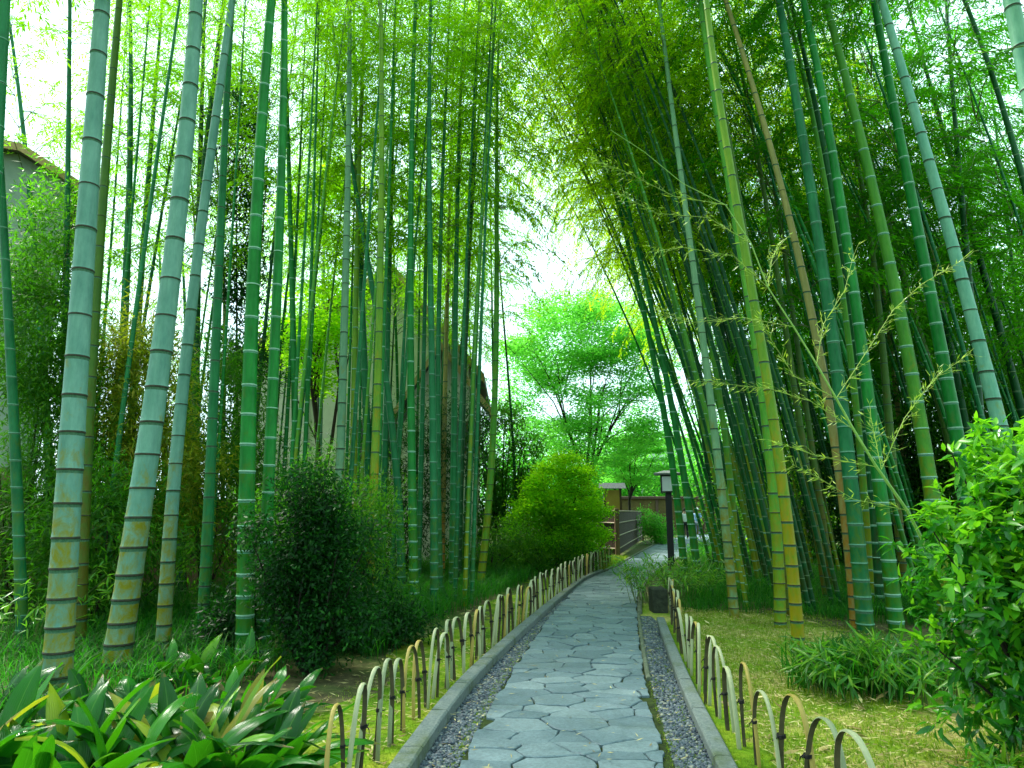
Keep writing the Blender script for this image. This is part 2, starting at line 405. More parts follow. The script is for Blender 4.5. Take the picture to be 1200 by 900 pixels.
def bamboo(label, cm, w, pts, H=12.0, zc=None, fol='fol_bright', Y=None, k=0.0, ring=None, group='bamboo culms of the grove', crown=True, bend=0.0):
    """pts run from the foot upwards, in photo pixels; the foot fixes the distance unless Y is given"""
    foot = G(*pts[0])
    if Y is not None:
        foot = P(pts[0][0], pts[0][1], Y); foot.z = 0.0
    Y0 = foot.y
    W3 = [P(px, py, Y0, k) for px, py in pts[(0 if Y is not None else 1):]]
    zz = np.array(([0.0] if Y is None else []) + [p.z for p in W3]); xx = np.array(([foot.x] if Y is None else []) + [p.x for p in W3])
    deg = 1 if len(zz) < 3 else 2 if len(zz) < 5 else 3
    cf = np.polyfit(zz, xx, deg)
    zmax = float(zz.max()); x0 = float(np.polyval(cf, 0)); sl = float(np.polyval(np.polyder(cf), zmax)); xm = float(np.polyval(cf, zmax))
    zc = max(zc if zc is not None else 5.5, min(1.9 + 0.86 * Y0, 9.0 if Y0 < 11.5 else 6.6))
    H = max(H, min(zmax + 1.5, 15), zc + 4.6)
    def xs(z):
        if z <= zmax: return float(np.polyval(cf, z)) - x0
        dz = z - zmax
        return xm + sl * dz + (bend + 0.012 * (1 if sl >= 0 else -1)) * dz * dz - x0
    def ys(z): return k * z
    dist = math.hypot(foot.y, foot.z)
    r0 = 0.5 * w / F * Y0
    root = empty('bamboo', (x0, Y0, 0))
    tag(root, label, 'bamboo', group)
    me = culm_mesh(xs, ys, None, H, r0, cm, ring or RING[cm], 14 if w > 12 else 10)
    link_mesh('culm', me, root)
    if crown:
        add_crown(root, xs, ys, zc, H, fol)
    return root

LG, RG = 'bamboo culms of the left grove', 'bamboo culms of the right grove'
LEFT = [
 # label, material, width at the foot (photo px), points from the foot up, options
 ('thick pale culm with yellow stained foot rising from broad leaves, leftmost of the two thickest', 'c_pale', 30, [(66,826),(77,600),(100,300),(120,0)], dict(H=12.5)),
 ('thick pale culm leaning right with mottled brown foot, right one of the two thickest', 'c_pale', 29, [(134,790),(163,600),(178,497),(204,287),(220,143),(230,0)], dict(H=12.5)),
 ('medium pale culm with yellow lower joints close beside the mottled thick culm', 'c_pale', 16, [(190,776),(202,600),(217,417),(234,287),(258,100),(272,0)], dict(H=12)),
 ('smooth bright green culm with white rings rising behind the broad leaf clump', 'c_green', 20, [(287,776),(289,600),(298,300),(310,100),(318,0)], dict(H=12.5)),
 ('slim blue green culm standing left of the smooth bright green culm', 'c_blue', 13, [(236,763),(244,600),(252,433),(257,300),(272,0)], dict(H=12, ring='ring_dark')),
 ('dusky yellowed culm half hidden just behind the leftmost thick pale culm', 'c_brown', 15, [(92,770),(100,560),(107,433),(117,283),(140,0)], dict(H=12)),
 ('blue green culm bowed along the left edge of the photo', 'c_blue', 13, [(27,768),(21,600),(14,450),(6,300),(-10,0)], dict(H=12)),
 ('near culm crossing only the upper left corner of the photo', 'c_blue', 22, [(-50,870),(-25,500),(-3,140),(5,0)], dict(H=12)),
 ('slender upright grey green culm left of the leftmost thick culm, bare against the sky', 'c_blue', 10, [(70,725),(76,430),(78,300),(82,0)], dict(H=12, ring='ring_dark')),
 ('thin leaning culm in front of the grey house gable', 'c_blue', 11, [(66,690),(62,593),(45,367),(33,200),(10,20)], dict(H=11)),
 ('very thin sapling culm crossing the house eave', 'c_green', 5, [(84,650),(73,293),(58,143),(42,33)], dict(H=10)),
 ('dark blue green culm seen between the two thickest culms', 'c_blue', 13, [(127,700),(133,600),(143,433),(152,200),(152,0)], dict(H=12.5)),
 ('thin green culm in the sky gap, left of a close trio', 'c_blue', 9, [(195,640),(187,293),(175,0)], dict(H=13)),
 ('middle culm of the close trio in the sky gap, leaning right', 'c_blue', 11, [(142,690),(166,283),(180,167),(190,0)], dict(H=13)),
 ('right culm of the close trio in the sky gap, leaning left', 'c_dark', 9, [(224,640),(205,160),(193,20)], dict(H=13)),
 ('dark culm hidden behind the yellow jointed medium culm', 'c_dark', 14, [(213,695),(218,500),(230,283),(247,133),(262,0)], dict(H=12)),
 ('second dark culm in the shade behind the medium pale culm', 'c_dark', 12, [(226,690),(228,500),(236,150),(240,0)], dict(H=12)),
 ('deep green culm right of the bright green culm, foot behind the dark shrub', 'c_green', 15, [(308,740),(315,550),(322,433),(325,300),(333,100),(333,0)], dict(H=12.5, Y=7.6)),
 ('green culm bowed left behind the deep green culm above the shrub', 'c_green', 10, [(348,700),(346,533),(342,300),(337,160),(334,0)], dict(H=12)),
 ('pale thin culm lit against the pale wall of the brown roofed house', 'c_pale', 7, [(372,660),(375,483),(380,300),(384,60)], dict(H=13)),
 ('thinnest pale culm left of the lit one against the pale wall', 'c_pale', 5, [(354,655),(360,487),(368,300),(376,100)], dict(H=13)),
 ('upright culm with heavy dark rings and brown foot rising from the dark shrub', 'c_dusty', 12, [(392,720),(398,550),(402,433),(406,300),(409,100),(410,0)], dict(H=13, k=0.0)),
 ('shaded olive culm directly right of the dark ringed culm', 'c_yellow', 10, [(412,700),(415,553),(417,300),(425,100),(428,0)], dict(H=13, ring='ring_pale')),
 ('blue green culm with white rings bending left above the shrub edge', 'c_blue', 11, [(437,690),(432,567),(428,433),(422,300),(415,33)], dict(H=13)),
 ('yellow brown culm whose foot stands clear at the right edge of the dark shrub', 'c_yellow', 11, [(431,730),(437,600),(443,433),(446,300),(446,0)], dict(H=13)),
 ('culm slanting left across its upright neighbours, foot in the dark grass', 'c_blue', 10, [(472,703),(463,583),(453,433),(433,300),(410,200),(393,50)], dict(H=12)),
 ('pale straight culm just left of the slanting culm foot', 'c_blue', 8, [(447,690),(452,500),(457,300),(464,0)], dict(H=13)),
 ('thin green culm in front of the brown eave, left of the stout upright one', 'c_green', 5, [(470,660),(465,433),(460,250),(453,80)], dict(H=13)),
 ('stout dark green upright culm in the middle of the left grove', 'c_green', 11, [(486,717),(483,593),(482,467),(481,300),(487,0)], dict(H=13)),
 ('slim culm left beside the whitish ringed culm', 'c_blue', 7, [(490,690),(495,433),(500,300),(504,0)], dict(H=13)),
 ('blue green culm with many whitish rings standing in the dark grass', 'c_blue', 10, [(509,717),(508,583),(507,467),(504,300),(505,0)], dict(H=13)),
 ('culm right behind the whitish ringed culm, leaning right at the top', 'c_blue', 8, [(516,700),(513,467),(516,300),(520,167),(527,0)], dict(H=13)),
 ('yellow brown thin culm before the house roof slope', 'c_tan', 7, [(518,680),(520,500),(525,333),(532,40)], dict(H=13)),
 ('straight pale green culm in front of the lower eave', 'c_blue', 9, [(530,693),(532,593),(532,467),(535,300),(545,0)], dict(H=13)),
 ('hair thin culm beside the straight pale green one', 'c_dark', 3.5, [(558,650),(552,417),(545,333),(538,230)], dict(H=11)),
 ('green culm curving right toward the sky gap near the lower eave end', 'c_green', 8, [(544,673),(548,583),(555,433),(562,300),(573,133),(582,0)], dict(H=13)),
 ('olive footed culm at the path end of the left grove', 'c_lime', 9, [(562,692),(572,593),(580,467),(582,300),(587,0)], dict(H=13, ring='ring_dark')),
 ('thin culm rising behind the olive footed culm', 'c_blue', 4, [(580,660),(577,400),(574,200),(570,60)], dict(H=13)),
 ('thin bare dark pole standing alone against the maple', 'c_dark', 4, [(605,662),(603,560),(598,467),(588,350),(582,240)], dict(H=8.0, crown=False)),
 ('thin grey culm by the brown house wall at far left', 'c_blue', 7, [(35,650),(38,500),(36,350)], dict(H=8)),
 ('yellow thin culm in the gap right of the medium pale culm', 'c_tan', 6, [(230,685),(232,513),(232,380)], dict(H=11)),
 ('pale yellow thin culm between the blue green and bright green culms', 'c_tan', 6, [(258,690),(262,513),(263,380)], dict(H=11)),
]
RIGHT = [
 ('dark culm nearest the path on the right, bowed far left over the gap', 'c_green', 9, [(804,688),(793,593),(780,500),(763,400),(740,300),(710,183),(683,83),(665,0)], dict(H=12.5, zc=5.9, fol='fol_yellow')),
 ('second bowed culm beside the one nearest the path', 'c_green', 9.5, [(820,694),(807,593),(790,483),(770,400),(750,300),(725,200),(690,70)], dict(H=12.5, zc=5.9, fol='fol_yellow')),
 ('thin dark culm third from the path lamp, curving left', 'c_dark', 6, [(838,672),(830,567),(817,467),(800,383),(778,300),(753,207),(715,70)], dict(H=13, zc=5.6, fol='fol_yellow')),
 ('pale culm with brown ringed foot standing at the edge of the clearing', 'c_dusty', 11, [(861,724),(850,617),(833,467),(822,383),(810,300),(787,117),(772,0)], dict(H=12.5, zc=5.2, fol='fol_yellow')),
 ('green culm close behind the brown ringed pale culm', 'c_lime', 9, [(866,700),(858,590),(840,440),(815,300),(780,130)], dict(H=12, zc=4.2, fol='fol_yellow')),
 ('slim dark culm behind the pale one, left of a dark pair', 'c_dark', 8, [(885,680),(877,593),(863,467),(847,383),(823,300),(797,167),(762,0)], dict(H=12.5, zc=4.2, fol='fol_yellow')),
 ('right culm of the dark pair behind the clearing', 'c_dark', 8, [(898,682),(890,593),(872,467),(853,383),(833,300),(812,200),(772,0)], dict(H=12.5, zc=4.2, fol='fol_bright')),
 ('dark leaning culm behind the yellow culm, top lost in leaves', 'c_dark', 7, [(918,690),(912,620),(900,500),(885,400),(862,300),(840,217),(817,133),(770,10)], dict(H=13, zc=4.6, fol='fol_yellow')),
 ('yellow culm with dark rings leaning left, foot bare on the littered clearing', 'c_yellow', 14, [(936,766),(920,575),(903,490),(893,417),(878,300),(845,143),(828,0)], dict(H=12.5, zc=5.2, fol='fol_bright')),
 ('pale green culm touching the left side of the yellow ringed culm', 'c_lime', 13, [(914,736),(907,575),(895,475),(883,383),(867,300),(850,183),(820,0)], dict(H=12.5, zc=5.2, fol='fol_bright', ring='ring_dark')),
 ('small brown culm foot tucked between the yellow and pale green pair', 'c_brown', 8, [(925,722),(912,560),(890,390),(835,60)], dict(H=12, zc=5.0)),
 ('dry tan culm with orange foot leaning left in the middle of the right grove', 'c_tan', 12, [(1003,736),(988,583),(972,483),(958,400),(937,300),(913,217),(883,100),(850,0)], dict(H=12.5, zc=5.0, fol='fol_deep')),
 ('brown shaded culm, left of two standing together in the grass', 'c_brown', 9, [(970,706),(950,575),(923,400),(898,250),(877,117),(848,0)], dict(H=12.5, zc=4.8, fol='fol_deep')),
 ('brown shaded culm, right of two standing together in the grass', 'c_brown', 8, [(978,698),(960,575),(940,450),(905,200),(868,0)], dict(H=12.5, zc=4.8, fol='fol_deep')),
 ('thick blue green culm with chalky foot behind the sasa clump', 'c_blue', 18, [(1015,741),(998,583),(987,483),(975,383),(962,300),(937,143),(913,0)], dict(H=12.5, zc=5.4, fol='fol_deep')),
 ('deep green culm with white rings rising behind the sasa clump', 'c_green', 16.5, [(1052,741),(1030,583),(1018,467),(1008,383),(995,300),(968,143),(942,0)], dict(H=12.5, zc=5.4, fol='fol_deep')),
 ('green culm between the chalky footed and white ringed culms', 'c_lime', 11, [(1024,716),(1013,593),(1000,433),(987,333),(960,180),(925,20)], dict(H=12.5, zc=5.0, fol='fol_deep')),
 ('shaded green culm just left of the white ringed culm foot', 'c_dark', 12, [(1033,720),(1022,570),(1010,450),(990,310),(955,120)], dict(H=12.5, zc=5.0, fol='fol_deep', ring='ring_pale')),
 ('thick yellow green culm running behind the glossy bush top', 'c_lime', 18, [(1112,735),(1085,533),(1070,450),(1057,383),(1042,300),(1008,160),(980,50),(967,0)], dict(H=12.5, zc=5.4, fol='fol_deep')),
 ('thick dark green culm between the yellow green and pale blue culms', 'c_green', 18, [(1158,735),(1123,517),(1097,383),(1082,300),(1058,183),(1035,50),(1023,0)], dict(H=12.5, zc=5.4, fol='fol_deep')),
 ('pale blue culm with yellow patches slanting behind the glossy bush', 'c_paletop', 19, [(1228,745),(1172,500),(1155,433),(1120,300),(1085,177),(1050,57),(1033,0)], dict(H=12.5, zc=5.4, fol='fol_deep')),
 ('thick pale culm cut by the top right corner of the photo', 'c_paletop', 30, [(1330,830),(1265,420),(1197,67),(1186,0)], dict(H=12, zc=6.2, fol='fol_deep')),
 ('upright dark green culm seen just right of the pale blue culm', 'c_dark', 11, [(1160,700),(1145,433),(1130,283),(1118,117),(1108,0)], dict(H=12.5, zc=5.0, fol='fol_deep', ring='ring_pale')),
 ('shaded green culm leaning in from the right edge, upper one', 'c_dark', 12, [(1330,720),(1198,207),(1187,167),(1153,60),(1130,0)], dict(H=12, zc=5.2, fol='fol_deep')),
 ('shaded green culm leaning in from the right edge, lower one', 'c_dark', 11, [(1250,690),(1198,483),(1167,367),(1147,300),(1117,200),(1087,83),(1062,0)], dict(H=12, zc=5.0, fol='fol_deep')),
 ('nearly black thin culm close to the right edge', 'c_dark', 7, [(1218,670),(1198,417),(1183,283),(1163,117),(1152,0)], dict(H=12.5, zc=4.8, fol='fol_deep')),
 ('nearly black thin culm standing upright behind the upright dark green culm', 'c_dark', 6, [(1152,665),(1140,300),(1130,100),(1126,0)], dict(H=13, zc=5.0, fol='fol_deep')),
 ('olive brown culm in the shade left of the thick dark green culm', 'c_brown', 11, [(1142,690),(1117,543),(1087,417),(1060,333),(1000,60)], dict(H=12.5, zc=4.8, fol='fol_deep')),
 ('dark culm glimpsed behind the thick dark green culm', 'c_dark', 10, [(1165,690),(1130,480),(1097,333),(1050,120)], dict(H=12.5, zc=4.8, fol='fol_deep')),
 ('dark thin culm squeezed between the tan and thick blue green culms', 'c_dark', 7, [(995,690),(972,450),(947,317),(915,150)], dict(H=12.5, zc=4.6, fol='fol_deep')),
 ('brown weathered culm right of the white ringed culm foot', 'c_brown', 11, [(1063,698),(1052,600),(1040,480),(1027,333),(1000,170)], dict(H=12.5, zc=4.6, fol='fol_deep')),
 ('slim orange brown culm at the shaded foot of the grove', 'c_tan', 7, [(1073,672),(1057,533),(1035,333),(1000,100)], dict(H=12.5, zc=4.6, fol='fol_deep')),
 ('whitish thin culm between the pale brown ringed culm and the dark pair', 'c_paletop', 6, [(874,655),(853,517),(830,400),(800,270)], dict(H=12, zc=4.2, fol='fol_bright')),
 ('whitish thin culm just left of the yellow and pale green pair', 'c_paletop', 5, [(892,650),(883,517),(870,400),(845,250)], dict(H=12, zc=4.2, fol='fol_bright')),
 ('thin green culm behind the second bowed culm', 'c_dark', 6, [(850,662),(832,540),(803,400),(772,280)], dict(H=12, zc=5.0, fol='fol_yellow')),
]
for lab, cm, w, pts, kw in LEFT:
    kw.setdefault('zc', kw.get('H', 12) * 0.47)
    bamboo(lab, cm, w, pts, group=LG, **kw)
for lab, cm, w, pts, kw in RIGHT:
    bamboo(lab, cm, w, pts, group=RG, **kw)

# deeper culms, copied from a few prototypes: nothing in the photo tells them apart within each depth and side
def proto(label, cm, H, lean, r0, fol, zc, group):
    c2 = lean / 14.0
    xs = lambda z: lean * z * 0.25 + c2 * z * z * 0.25
    ys = lambda z: 0.02 * z
    root = empty('bamboo'); tag(root, label, 'bamboo', group)
    link_mesh('culm', culm_mesh(xs, ys, None, H, r0, cm, RING[cm] if cm != 'c_dark' else 'ring_mid', 8), root)
    add_crown(root, xs, ys, zc, H, fol)
    return root

def copy_tree(o, parent=None):
    kids = list(o.children)
    c = o.copy(); C.objects.link(c)
    if parent is not None:
        c.parent = parent
    for ch in kids: copy_tree(ch, c)
    return c

def scatter_protos(protos, spots):
    used = set()
    for i, (x, y, rz, s) in enumerate(spots):
        j = i % len(protos)
        o = protos[j] if j not in used else copy_tree(protos[j])
        used.add(j)
        o.location = (x, y, 0); o.rotation_euler = (0, 0, rz); o.scale = (s, s, s)

rr = random.Random(5)
DL = 'slender green culm crowded in the shaded depth of the left grove'
DR = 'slender dark culm crowded in the shaded depth of the right grove'
pl = [proto(DL, 'c_blue', 13, 0.10, 0.045, 'fol_bright', 7.0, 'deep culms of the left grove'),
      proto(DL, 'c_green', 12, -0.06, 0.04, 'fol_bright', 6.8, 'deep culms of the left grove'),
      proto(DL, 'c_dark', 14, 0.04, 0.05, 'fol_bright', 7.4, 'deep culms of the left grove')]
sp = []
for i in range(34):
    Y = rr.uniform(12.5, 21) if i < 22 else rr.uniform(21, 26); px = rr.uniform(270, 550) if i % 7 else rr.uniform(60, 270)
    if 325 < px < 440: Y = min(Y, 14.0)
    p = P(px, 600, Y); sp.append((p.x, Y, rr.uniform(-.6, .6), rr.uniform(.85, 1.15)))
for i in range(12):                     # grove continued left and behind the camera: unseen culms added to block light
    a = rr.uniform(2.75, 3.2) if i % 2 else rr.uniform(3.2, 4.2); d = rr.uniform(4.0, 9)
    sp.append((d*math.cos(a) - 1.0, d*math.sin(a) + (0 if i % 2 else -1), rr.uniform(-.6, .6), rr.uniform(.85, 1.1)))
scatter_protos(pl, sp)
pr = [proto(DR, 'c_dark', 13, -0.42, 0.05, 'fol_deep', 4.6, 'deep culms of the right grove'),
      proto(DR, 'c_dark', 12, -0.30, 0.04, 'fol_deep', 4.2, 'deep culms of the right grove'),
      proto(DR, 'c_brown', 12.5, -0.36, 0.045, 'fol_deep', 4.6, 'deep culms of the right grove'),
      proto(DR, 'c_blue', 13, -0.34, 0.04, 'fol_deep', 4.6, 'deep culms of the right grove')]
sp = []
for i in range(44):
    Y = rr.uniform(11.5, 27); px = rr.uniform(930 if Y < 15 else 880, 1420)
    p = P(px, 600, Y); sp.append((p.x, Y, rr.uniform(-.2, .2), rr.uniform(.85, 1.15)))
for i in range(12):                     # likewise on the right, unseen, their crowns put in to keep light out
    a = rr.uniform(-1.1, .3); d = rr.uniform(5.0, 10)
    sp.append((d*math.cos(a) + 1.6, d*math.sin(a), rr.uniform(-.5, .5), rr.uniform(.85, 1.1)))
scatter_protos(pr, sp)

QL = 'slim green pole with its leaves above the picture, among the nearer left culms'
QR = 'slim green pole with its leaves high up, among the nearer right culms'
pq = [proto(QL, 'c_blue', 14, 0.06, 0.042, 'fol_bright', 9.6, 'slim poles of the left grove'), proto(QL, 'c_green', 14, -0.04, 0.036, 'fol_bright', 9.6, 'slim poles of the left grove'), proto(QL, 'c_lime', 14, 0.10, 0.036, 'fol_bright', 9.6, 'slim poles of the left grove')]
sp = []
for i in range(20):
    Y = rr.uniform(9.5, 15); px = rr.uniform(330, 560) if i % 4 else rr.uniform(90, 330)
    p = P(px, 600, Y); sp.append((p.x, Y, rr.uniform(-.6, .6), rr.uniform(.9, 1.1)))
scatter_protos(pq, sp)
pq = [proto(QR, 'c_green', 14, -0.62, 0.042, 'fol_yellow', 9.0, 'slim poles of the right grove'), proto(QR, 'c_lime', 14, -0.52, 0.036, 'fol_bright', 9.0, 'slim poles of the right grove'), proto(QR, 'c_dark', 14, -0.56, 0.042, 'fol_yellow', 9.0, 'slim poles of the right grove')]
sp = []
for i in range(56):
    Y = rr.uniform(10.5, 18); px = rr.uniform(858, 1010) if i % 3 else rr.uniform(1010, 1250)
    p = P(px, 600, Y); sp.append((p.x, Y, rr.uniform(-.15, .15), rr.uniform(.9, 1.1)))
scatter_protos(pq, sp)
DY = 'slim culm carrying yellow green leaves in the middle distance behind the clearing'
YG = 'yellow leaved culms behind the clearing'
py_ = [proto(DY, 'c_green', 14.5, -0.78, 0.042, 'fol_yellow', 8.2, YG), proto(DY, 'c_dark', 13, -0.46, 0.038, 'fol_yellow', 6.4, YG),
       proto(DY, 'c_lime', 13.5, -0.54, 0.042, 'fol_yellow', 7.0, YG), proto(DY, 'c_green', 14, -0.66, 0.038, 'fol_yellow', 7.8, YG)]
sp = []
for i in range(26):
    Y = rr.uniform(13.5, 22); px = rr.uniform(832, 925)
    p = P(px, 600, Y); sp.append((p.x, Y, rr.uniform(-.14, .14), rr.uniform(.9, 1.15)))
scatter_protos(py_, sp)

# ------------------------------------------------------------------ ground, path, kerbs
def poly_x(pxs):
    pts = [G(a, b) for a, b in pxs]
    ys = np.array([p.y for p in pts]); xs = np.array([p.x for p in pts])
    o = np.argsort(ys)
    return lambda y: float(np.interp(y, ys[o], xs[o]))

def smooth_x(f, w=0.8):
    return lambda y: sum(f(y + d * w) for d in (-1, -.66, -.33, 0, .33, .66, 1)) / 7

SL = smooth_x(poly_x([(440,1100),(515,960),(537,900),(568,845),(600,790),(640,730),(672,692),(690,679),(725,664.5),(745,652),(768,639),(788,632),(815,627),(870,622)]))
SR = smooth_x(poly_x([(835,1100),(797,960),(782,900),(760,820),(750,760),(746,720),(747,700),(751,687),(762,676),(778,664),(792,655),(810,646),(835,638),(900,632),(980,628)]))
KL = smooth_x(poly_x([(380,1100),(462,950),(492,897),(550,812),(600,760),(640,722),(668,697),(686,681),(722,666),(743,653)]))
KR = smooth_x(poly_x([(915,1100),(862,960),(836,900),(803,828),(782,770),(772,740),(766,719)]))

m_soil, nt, out = new_mat('forest_floor')
n1 = noise(nt, 0.7, 6, 0.65); n2 = noise(nt, 9, 6, 0.7); n3 = noise(nt, 60, 3, 0.7)
c = ramp(nt, n2, [(0.3, (0.035, 0.03, 0.014)), (0.55, (0.09, 0.08, 0.035)), (0.75, (0.2, 0.17, 0.07))])
c = mix(nt, ramp(nt, n1, [(0.42, (0, 0, 0)), (0.6, (1, 1, 1))]), c, ramp(nt, n2, [(0.3, (0.03, 0.07, 0.01)), (0.7, (0.08, 0.14, 0.02))]))
c = mix(nt, 0.6, c, ramp(nt, n3, [(0.3, (0.6, 0.6, 0.6)), (0.7, (1.3, 1.3, 1.3))]), 'MULTIPLY')
pbsdf(nt, out, c, 0.9, 0.15, n2, 0.6, 0.04)

m_moss, nt, out = new_mat('moss_verge')
n1 = noise(nt, 2.2, 5, 0.6); n2 = noise(nt, 26, 5, 0.7)
c = ramp(nt, n1, [(0.3, (0.05, 0.13, 0.008)), (0.5, (0.13, 0.24, 0.01)), (0.68, (0.26, 0.30, 0.03))])
c = mix(nt, 0.7, c, ramp(nt, n2, [(0.3, (0.5, 0.5, 0.4)), (0.7, (1.4, 1.35, 1.2))]), 'MULTIPLY')
pbsdf(nt, out, c, 0.95, 0.1, n2, 0.7, 0.03)

m_clear, nt, out = new_mat('littered_clearing')
n1 = noise(nt, 1.3, 6, 0.65); n2 = noise(nt, 20, 6, 0.7); n3 = noise(nt, 90, 3, 0.7)
c = mix(nt, ramp(nt, n1, [(0.40, (0, 0, 0)), (0.58, (1, 1, 1))]), ramp(nt, n2, [(0.3, (0.20, 0.18, 0.035)), (0.7, (0.50, 0.46, 0.15))]), ramp(nt, n2, [(0.3, (0.08, 0.18, 0.008)), (0.7, (0.22, 0.32, 0.02))]))
c = mix(nt, 0.5, c, ramp(nt, n3, [(0.3, (0.6, 0.6, 0.5)), (0.7, (1.35, 1.35, 1.3))]), 'MULTIPLY')
pbsdf(nt, out, c, 0.9, 0.15, n2, 0.6, 0.03)

m_bed = simple('joint_bed', (0.010, 0.014, 0.008), (0.04, 0.065, 0.014), 14, 0.95, 0.1)
m_gravel = simple('gravel_bed', (0.03, 0.045, 0.06), (0.10, 0.125, 0.15), 60, 0.8, 0.3, 0.8, 0.02)

m_stone, nt, out = new_mat('flagstone')
g = N(nt, 'ShaderNodeNewGeometry')
n1 = noise(nt, 3.5, 6, 0.65); n2 = noise(nt, 45, 5, 0.7)
c = ramp(nt, g.outputs['Random Per Island'], [(0, (0.070, 0.115, 0.138)), (0.5, (0.098, 0.150, 0.176)), (1, (0.138, 0.193, 0.214))])
c = mix(nt, 0.85, c, ramp(nt, n1, [(0.3, (0.62, 0.68, 0.70)), (0.7, (1.3, 1.26, 1.2))]), 'MULTIPLY')
n5 = noise(nt, 1.1, 5, 0.7)
c = mix(nt, ramp(nt, n5, [(0.56, (0, 0, 0)), (0.75, (.4, .4, .4))]), c, (0.07, 0.09, 0.04))
c = mix(nt, 0.75, c, ramp(nt, n2, [(0.3, (0.62, 0.62, 0.62)), (0.7, (1.34, 1.34, 1.34))]), 'MULTIPLY')
pbsdf(nt, out, c, ramp(nt, n1, [(0.3, (0.5,)*3), (0.7, (0.75,)*3)]), 0.4, n2, 0.7, 0.008)
m_kerb, nt, out = new_mat('kerb_stone')
n1 = noise(nt, 3.0, 6, 0.7); n2 = noise(nt, 50, 5, 0.75)
c = ramp(nt, n2, [(0.3, (0.07, 0.095, 0.095)), (0.7, (0.19, 0.225, 0.21))])
c = mix(nt, ramp(nt, n1, [(0.48, (0, 0, 0)), (0.68, (.75, .75, .75))]), c, (0.06, 0.085, 0.02))
pbsdf(nt, out, c, 0.8, 0.25, n2, 0.6, 0.008)
m_kerbmoss = simple('mossy_kerb', (0.06, 0.08, 0.05), (0.15, 0.17, 0.12), 10, 0.85, 0.2, 0.5, 0.01)

ground = MB()
S = 400
ground.add([(-S, -60, 0), (S, -60, 0), (S, S, 0), (-S, S, 0)], [(0, 1, 2, 3)])
tag(ground.build('ground', m_soil), kind='structure')

def strip(name, fl, fr, y0, y1, z, mat, n=160, kind='structure', jl=0.0, jr=0.0):
    mb = MB(); vs = []; fs = []
    for i in range(n + 1):
        y = y0 + (y1 - y0) * (i / n) ** 1.5
        vs += [(fl(y) + rr.uniform(-jl, jl), y, z), (fr(y) + rr.uniform(-jr, jr), y, z)]
        if i: fs.append((2*i-2, 2*i-1, 2*i+1, 2*i))
    mb.add(vs, fs)
    return tag(mb.build(name, mat), kind=kind)

strip('verge', lambda y: KL(y) - 1.05 - 0.25 * math.sin(y * 1.7), lambda y: KL(y) - 0.05, 2.5, 24, 0.004, m_moss, jl=0.12)
strip('clearing', lambda y: KR(y) + 0.05 if y < 9.9 else SR(y) + 0.05, lambda y: KR(min(y, 9.9)) + .2 + (2.9 - 0.06 * y + 0.4 * math.sin(y * 1.3)) * min(1, max(0, (11.9 - y) / 2.6)), 2.5, 11.9, 0.004, m_clear, jr=0.25)
strip('right_verge', lambda y: KR(y) + 0.05, lambda y: KR(y) + 0.42 + 0.1 * math.sin(y * 2.1), 2.5, 9.6, 0.008, m_moss, jr=0.08)
strip('path_bed', lambda y: SL(y) - 0.05, lambda y: SR(y) + 0.05, 2.5, 46, 0.012, m_bed)
strip('gravel_channel', lambda y: KL(y) - 0.02, lambda y: SL(y) + 0.02, 2.5, 17, 0.008, m_gravel)
strip('gravel_channel', lambda y: SR(y) - 0.02, lambda y: KR(min(y, 9.9)) + 0.02, 2.5, 10.4, 0.0085, m_gravel)

def kerb(name, f, side, y0, y1, w, h, mat):
    mb = MB(); y = y0
    while y < y1:
        L = rr.uniform(0.75, 1.0); e = min(y + L - 0.012, y1)
        prof = [(0, -0.05), (0, h - .012), (.012, h), (w - .012, h), (w, h - .012), (w, -0.05)]
        n = 5; vs = []; fs = []
        for i in range(n + 1):
            yy = y + (e - y) * i / n
            for a, b in prof: vs.append((f(yy) + side * a, yy, b + rr.uniform(-.002, .002)))
        for i in range(n):
            for k in range(5): fs.append((i*6+k, i*6+k+1, (i+1)*6+k+1, (i+1)*6+k))
        fs += [tuple(range(6)), tuple(range(n*6, n*6+6))[::-1]]
        mb.add(vs, fs)
        y = e + 0.012
    return tag(mb.build(name, mat), kind='structure')
kerb('kerb', KL, -1, 2.6, 17.5, 0.13, 0.10, m_kerb)
kerb('kerb', lambda y: SL(y) - 0.02, -1, 17.6, 44, 0.09, 0.06, m_kerbmoss)
kerb('kerb', KR, 1, 2.6, 9.75, 0.11, 0.09, m_kerb)
kerb('kerb', lambda y: SR(y) + 0.01, 1, 10.6, 24, 0.07, 0.05, m_kerbmoss)
kerb('path_edging', lambda y: SR(y) + 0.005, 1, 6.5, 10.5, 0.045, 0.045, m_kerbmoss)

# flagstones: irregular cells clipped to the path, each a low stone of its own
def clip(poly, n, d):                     # keep points with n.p <= d
    out_ = []
    for i in range(len(poly)):
        a, b = poly[i], poly[(i + 1) % len(poly)]
        da, db = n[0]*a[0] + n[1]*a[1] - d, n[0]*b[0] + n[1]*b[1] - d
        if da <= 0: out_.append(a)
        if (da < 0 < db) or (db < 0 < da):
            t = da / (da - db); out_.append((a[0] + (b[0]-a[0])*t, a[1] + (b[1]-a[1])*t))
    return out_
seeds = []
y = 2.4; row = 0
while y < 46:
    dy = rr.uniform(0.13, 0.27)
    x = SL(y) - 0.6 + rr.uniform(0, .4)
    while x < SR(y) + 0.6:
        seeds.append((x + rr.uniform(-.08, .08), y + (rr.uniform(-.05, .05) if rr.random() < .7 else rr.uniform(-.13, .13))))
        x += rr.uniform(0.18, 0.54)
    y += dy; row += 1
SEED = np.array(seeds)
stones = MB()
AX = 0.5
